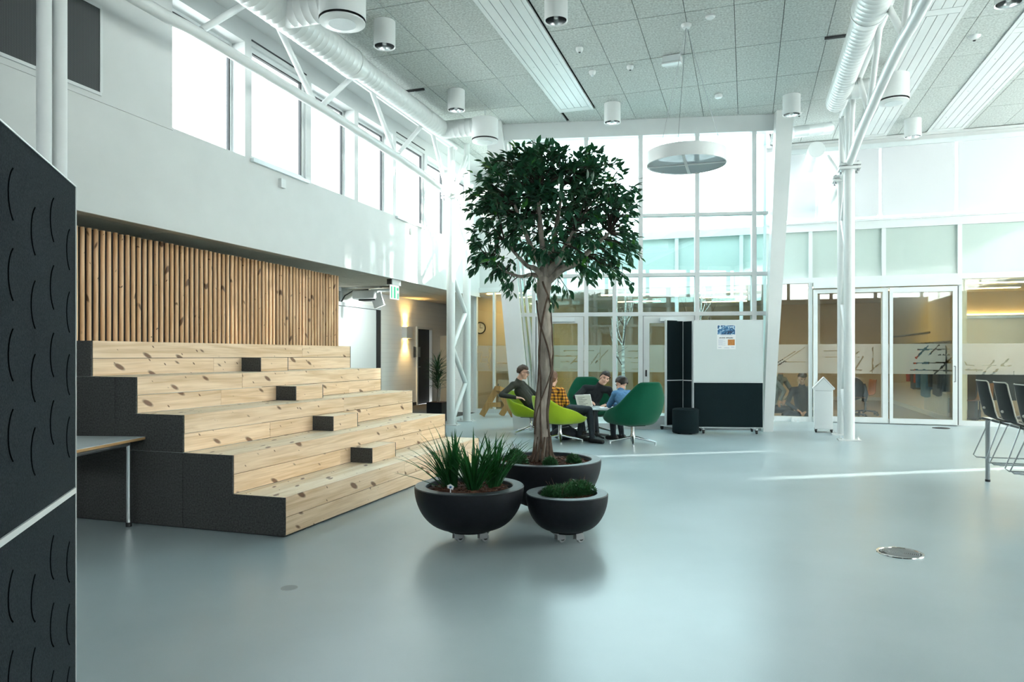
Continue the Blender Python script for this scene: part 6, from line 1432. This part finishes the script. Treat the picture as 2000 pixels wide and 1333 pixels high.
def hung_chair(label, x, y, z, m='black_ply'):
    """shell chair facing +x, its seat resting on the table edge"""
    t = thing('shell_chair', label, 'chair', (x, y, z), 0.0, 'black shell chairs hung on the table')
    prof = [(-0.115, 0.40), (-0.10, 0.385), (-0.085, 0.30), (-0.055, 0.18), (-0.035, 0.09), (-0.01, 0.03), (0.04, 0.0), (0.12, -0.005), (0.25, 0.005), (0.36, 0.012), (0.385, 0.0)]
    n = 11; vs = []; fs = []
    for j, (px_, pz) in enumerate(prof):
        u = j / (len(prof) - 1); w = 0.165 + 0.045 * math.sin(min(1, u * 1.6) * PI * 0.75)
        for i in range(n):
            s = -1 + 2 * i / (n - 1); cv = (1 - u) * 0.03 * s * s; vs.append((px_ + cv, s * w, pz + (u > 0.5) * 0.012 * s * s))
    for j in range(len(prof) - 1):
        for i in range(n - 1): fs.append((j * n + i, j * n + i + 1, (j + 1) * n + i + 1, (j + 1) * n + i))
    o = obj('shell', MB().add(vs, fs), m, t, smooth=True); s = o.modifiers.new('thickness', 'SOLIDIFY'); s.thickness = 0.011; s.offset = 0; subsurf(o, 1)
    ed = MB(); rim_ = [vs[i] for i in range(n)] + [vs[j * n + n - 1] for j in range(1, len(prof))]; ed.tube([Vector(v) for v in rim_], 0.0065, 6)
    ed.tube([Vector(vs[j * n]) for j in range(len(prof))], 0.0065, 6); obj('edge', ed, 'ply_light', t, smooth=True)
    obj('grip', MB().ball((-0.05, 0.03, 0.115), (0.012, 0.035, 0.014), 12, 8), 'ply_light', t, smooth=True)
    for sy in (-1, 1):
        y_ = sy * 0.17; obj('side_frame', MB().tube([(0.30, y_ * 0.7, -0.015), (0.335, y_, -0.05), (0.40, y_ * 1.25, -0.40), (0.37, y_ * 1.28, -0.425), (-0.07, y_ * 1.28, -0.425), (-0.10, y_ * 1.25, -0.40), (0.03, y_, -0.04), (0.05, y_ * 0.7, -0.012)], 0.0062, 8), 'grey_metal', t, smooth=True)
        obj('glide', MB().box(0.28, 0.32, y_ * 1.28 - 0.008, y_ * 1.28 + 0.008, -0.437, -0.428).box(-0.02, 0.02, y_ * 1.28 - 0.008, y_ * 1.28 + 0.008, -0.437, -0.428), 'alu', t)
    obj('cross_tube', MB().tube([(0.30, -0.12, -0.015), (0.30, 0.12, -0.015)], 0.0062, 8).tube([(0.05, -0.12, -0.012), (0.05, 0.12, -0.012)], 0.0062, 8), 'grey_metal', t, smooth=True)
    return t
M['black_ply'] = mat('black_plywood', (0.009, 0.011, 0.011), 0.6, var=0.25, scale=20, spec=0.25); M['ply_light'] = mat('pale_ply_edge', (0.42, 0.40, 0.34), 0.6)
cx = q.x - 0.02
hung_chair('black shell chair hung on the table edge, the one furthest from the camera', cx - 0.055, q.y - 0.44, TH + 0.016)
hung_chair('black shell chair hung on the table edge, middle one of three', cx - 0.055, q.y - 1.00, TH + 0.016)
hung_chair('black shell chair hung on the table edge, cut by the right picture edge', cx - 0.055, q.y - 1.57, TH + 0.016)

# ------------------------------------------------------------------ things in the classrooms
def swivel(label, p, rz, m='brown_ply'):
    t = thing('swivel_chair', label, 'chair', p, rz, 'classroom swivel chairs')
    prof = [(0.36, -0.20), (0.35, -0.19), (0.2, -0.165), (0.08, -0.15), (0.02, -0.12), (0.0, -0.02), (0.005, 0.1), (0.0, 0.19), (-0.02, 0.21)]
    vs = []; fs = []; n = 9
    for j, (pz, py) in enumerate(prof):
        for i in range(n):
            s = -1 + 2 * i / (n - 1); vs.append((s * (0.17 + 0.03 * (j > 3)), py + 0.02 * s * s * (j < 3), 0.46 + pz + 0.01 * s * s))
    for j in range(len(prof) - 1):
        for i in range(n - 1): fs.append((j * n + i, j * n + i + 1, (j + 1) * n + i + 1, (j + 1) * n + i))
    o = obj('shell', MB().add(vs, fs), m, t, smooth=True); s = o.modifiers.new('thickness', 'SOLIDIFY'); s.thickness = 0.012; subsurf(o, 1)
    obj('column', MB().lathe([(0, 0.08), (0.025, 0.08), (0.025, 0.28), (0.015, 0.28), (0.015, 0.46), (0, 0.46)], 14), 'dark', t, smooth=True)
    for k in range(5):
        a = 2 * PI * k / 5; c, s_ = math.cos(a), math.sin(a); l = obj('leg', MB().bar((c * 0.02, s_ * 0.02, 0.11), (c * 0.28, s_ * 0.28, 0.08), 0.04, 0.03), 'dark', t)
        obj('caster', MB().ball((c * 0.28, s_ * 0.28, 0.033), (0.03, 0.03, 0.033), 10, 7), 'black', l, smooth=True)
q = P(1690, 797, D=16.4); swivel('brown shell swivel chair in the classroom behind the sliding door frame', (q.x, q.y, 0), 1.9)
q = P(1664, 800, D=15.6); swivel('swivel chair with a dark coat, half hidden by the right lattice column', (q.x, q.y, 0), -1.2)
tc_ = thing('coat', 'black coat hung over the back of the classroom swivel chair', 'coat', (q.x, q.y, 0.42))
cm = MB().ball((0, 0, 0.22), (0.26, 0.2, 0.26), 16, 10); obj('cloth', cm, 'jacket_dark', tc_, smooth=True); obj('sleeve', MB().tube([(0.2, 0, 0.32), (0.27, 0.02, 0.1), (0.24, 0.03, -0.05)], [0.07, 0.06, 0.05], 10), 'jacket_dark', tc_, smooth=True)
# jackets on hooks on the partition wall
hx = 3.95
def jacket(label, y, z, m, w, h, seed, sleeve=None, lean=0.0):
    t = thing('jacket', label, 'jacket', (hx - 0.1, y, z), group='jackets hung on the classroom partition'); rr = random.Random(seed); vs = []; fs = []; n, k = 14, 9
    for j in range(k):
        v = j / (k - 1); ww = w * (0.35 + 0.65 * min(1, v * 1.7)) * (1 - 0.1 * v)
        for i in range(n):
            a = 2 * PI * i / n; fold = 1 + 0.16 * math.sin(a * 4 + seed) * v; vs.append((math.cos(a) * 0.085 * fold, math.sin(a) * ww / 2 * fold + lean * v, -h * v + 0.02 * math.sin(a * 3)))
    for j in range(k - 1):
        for i in range(n): fs.append((j * n + i, j * n + (i + 1) % n, (j + 1) * n + (i + 1) % n, (j + 1) * n + i))
    fs.append(tuple(range(n))); fs.append(tuple(range((k - 1) * n, k * n)))
    obj('cloth', MB().add(vs, fs), m, t, smooth=True)
    for s in (-1, 1): obj('sleeve', MB().tube([(-0.02, s * w * 0.36, -0.1), (-0.07, s * w * 0.5 + lean * .5, -h * 0.45), (-0.08, s * w * 0.45 + lean, -h * 0.85)], [0.055, 0.06, 0.045], 10), sleeve or m, t, smooth=True)
    obj('collar', MB().ball((0, 0, 0.0), (0.07, w * 0.2, 0.04), 12, 8), m, t, smooth=True)
jacket('blue jacket on the classroom wall hooks, behind the sliding door', 18.2, 1.60, 'jacket_blue', 1.0, 1.15, 2, 'jacket_blue', 0.05)
jacket('black jacket hung next to the blue one, nearest the glass', 17.15, 1.58, 'jacket_dark', 0.8, 1.05, 4)
jacket('dark jacket with red sleeves hung behind the blue jacket', 19.35, 1.58, 'jacket_dark', 0.9, 1.0, 7, 'jacket_red')
t = thing('coat_rail', 'grey rail of coat hooks along the classroom partition', 'coat rail', (hx, 17, 1.66)); obj('rail', wbox(hx - 0.03, hx, 16.6, 20.2, 1.61, 1.67), 'grey_metal', t, world=True)
hk = MB()
for k in range(9): hk.tube([(hx - 0.02, 16.8 + k * 0.4, 1.64), (hx - 0.09, 16.8 + k * 0.4, 1.63), (hx - 0.1, 16.8 + k * 0.4, 1.67)], 0.006, 5)
obj('hook', hk, 'grey_metal', t, world=True, smooth=True)
t = thing('wall_rail', 'dark strip fixed high on the classroom partition', 'rail', (hx, 18.9, 1.9)); A = P(1741, 642, X=hx - 0.02); B_ = P(1815, 627, X=hx - 0.02)
obj('strip', wbox(hx - 0.02, hx, B_.y, A.y, 1.87, 1.91), 'grey_metal', t, world=True); obj('end_cap', wbox(hx - 0.022, hx, A.y, A.y + 0.05, 1.865, 1.915), 'dark', t, world=True)
def radiator(label, x0, x1, y0, y1, z0, z1, ax):
    t = thing('radiator', label, 'radiator', ((x0 + x1) / 2, (y0 + y1) / 2, z0))
    obj('body', wbox(x0, x1, y0, y1, z0, z1), 'radiator', t, world=True, bevel=0.01)
    f = MB(); L_ = (y1 - y0) if ax == 'y' else (x1 - x0)
    for k in range(int(L_ / 0.06)):
        s = 0.03 + k * 0.06
        if ax == 'y': f.box(x0 - 0.006, x0, y0 + s - 0.012, y0 + s + 0.012, z0 + 0.03, z1 - 0.03)
        else: f.box(x0 + s - 0.012, x0 + s + 0.012, y0 - 0.006, y0, z0 + 0.03, z1 - 0.03)
    obj('rib', f, 'radiator', t, world=True); obj('valve', MB().tube([(x0 + 0.03, y0 - 0.05, z0 + 0.1), (x0 + 0.03, y0 - 0.05, z1 - 0.1)], 0.018, 8), 'grey_metal', t, world=True, smooth=True)
radiator('white radiator on the classroom partition under the jackets', hx - 0.12, hx - 0.02, 16.45, 18.4, 0.12, 0.62, 'y')
radiator('white radiator in the left classroom under the wall conduit', -6.0, -5.0, 17.16, 17.28, 0.2, 0.75, 'x')
q = P(938, 641, Y=17.28); t = thing('wall_clock', 'round black-framed wall clock in the left classroom', 'clock', (q.x, 17.295, q.z)); Rc = Matrix.Rotation(PI / 2, 4, 'X')
obj('case', MB().lathe([(0.15, 0), (0.155, 0.03), (0.13, 0.04), (0.125, 0.02), (0, 0.02)], 40, M=Rc), 'black', t, smooth=True); obj('dial', MB().lathe([(0, 0.021), (0.125, 0.021)], 40, M=Rc), 'paper', t)
obj('hand', MB().box(-0.006, 0.006, -0.026, -0.023, -0.01, 0.1), 'black', t); obj('hand', MB().box(-0.01, 0.07, -0.026, -0.023, -0.006, 0.006), 'black', t)
t = thing('wall_conduit', 'long pale conduit shelf with brown edge on the left classroom wall', 'conduit', (-5.5, 17.2, 1.0)); obj('box', wbox(-6.05, -5.0, 17.12, 17.3, 0.92, 1.08), 'radiator', t, world=True); obj('top_edge', wbox(-6.1, -5.0, 17.08, 17.3, 1.08, 1.11), 'brown_ply', t, world=True)
q = P(1960, 755, D=15.2); t = thing('dark_bench', 'long black bench table in the right classroom behind the glass', 'table', (4.6, q.y + 0.6, 0))
obj('top', wbox(4.45, 7.2, 17.0, 17.7, 0.98, 1.03), 'grey_metal', t, world=True); obj('front_panel', wbox(4.5, 7.2, 17.05, 17.1, 0.45, 0.98), 'black', t, world=True); obj('end_panel', wbox(4.5, 4.55, 17.1, 17.65, 0, 0.98), 'black', t, world=True)
q = P(1893, 770, D=15.0); swivel('brown shell swivel chair at the end of the black bench', (4.45, 16.62, 0), 0.4)
t = thing('wall_whiteboard', 'wide whiteboard with lit top rail on the right classroom wall', 'whiteboard', (6.2, 20.4, 1.0)); struct('wall_classroom_board', wbox(4.1, 8.4, 20.5, 20.65, 0, 2.95), 'beige')
obj('board', wbox(4.4, 8.2, 20.44, 20.5, 0.8, 2.28), 'whiteboard', t, world=True); obj('top_rail', wbox(4.3, 8.3, 20.40, 20.5, 2.28, 2.36), 'grey_metal', t, world=True); obj('light_strip', wbox(4.3, 8.3, 20.42, 20.48, 2.37, 2.40), emit('warm_strip', (1.0, 0.62, 0.2), 4.0), t, world=True)
for k, (x, y, rz, lab) in enumerate(((1.9, 17.4, 0, 'lit ceiling tube behind the facade mullion right of the bin'), (2.7, 18.6, 0, 'lit ceiling tube inside the room behind the sliding door'), (-0.6, 18.0, 0, 'lit ceiling tube seen through the bay, the nearest on the right'), (-0.6, 19.6, 0, 'lit ceiling tube seen through the bay, the middle one on the right'), (-0.6, 21.2, 0, 'lit ceiling tube seen through the bay, the furthest on the right'),
                                (-2.9, 18.0, 0, 'lit ceiling tube seen through the bay left of the birch trunk'), (-2.9, 20.4, 0, 'lit ceiling tube seen through the bay left of the birch, further in'), (4.9, 17.4, 0, 'lit ceiling tube in the right classroom near the glass'), (5.2, 18.8, 0, 'lit ceiling tube in the right classroom near its whiteboard'), (-5.6, 16.7, 0, 'lit ceiling tube in the left classroom by the clock'))):
    t = thing('tube_light', lab, 'lamp', (x, y, 2.95), rz, 'warm ceiling tubes in the classrooms')
    obj('tray', MB().box(-0.62, 0.62, -0.09, 0.09, -0.05, 0.0), 'white', t); obj('diffuser', MB().box(-0.6, 0.6, -0.08, 0.08, -0.062, -0.05), 'tube_warm', t)
    for s in (-1, 1): obj('end_cap', MB().box(s * 0.61 - 0.01, s * 0.61 + 0.01, -0.092, 0.092, -0.064, 0.0), 'white', t)
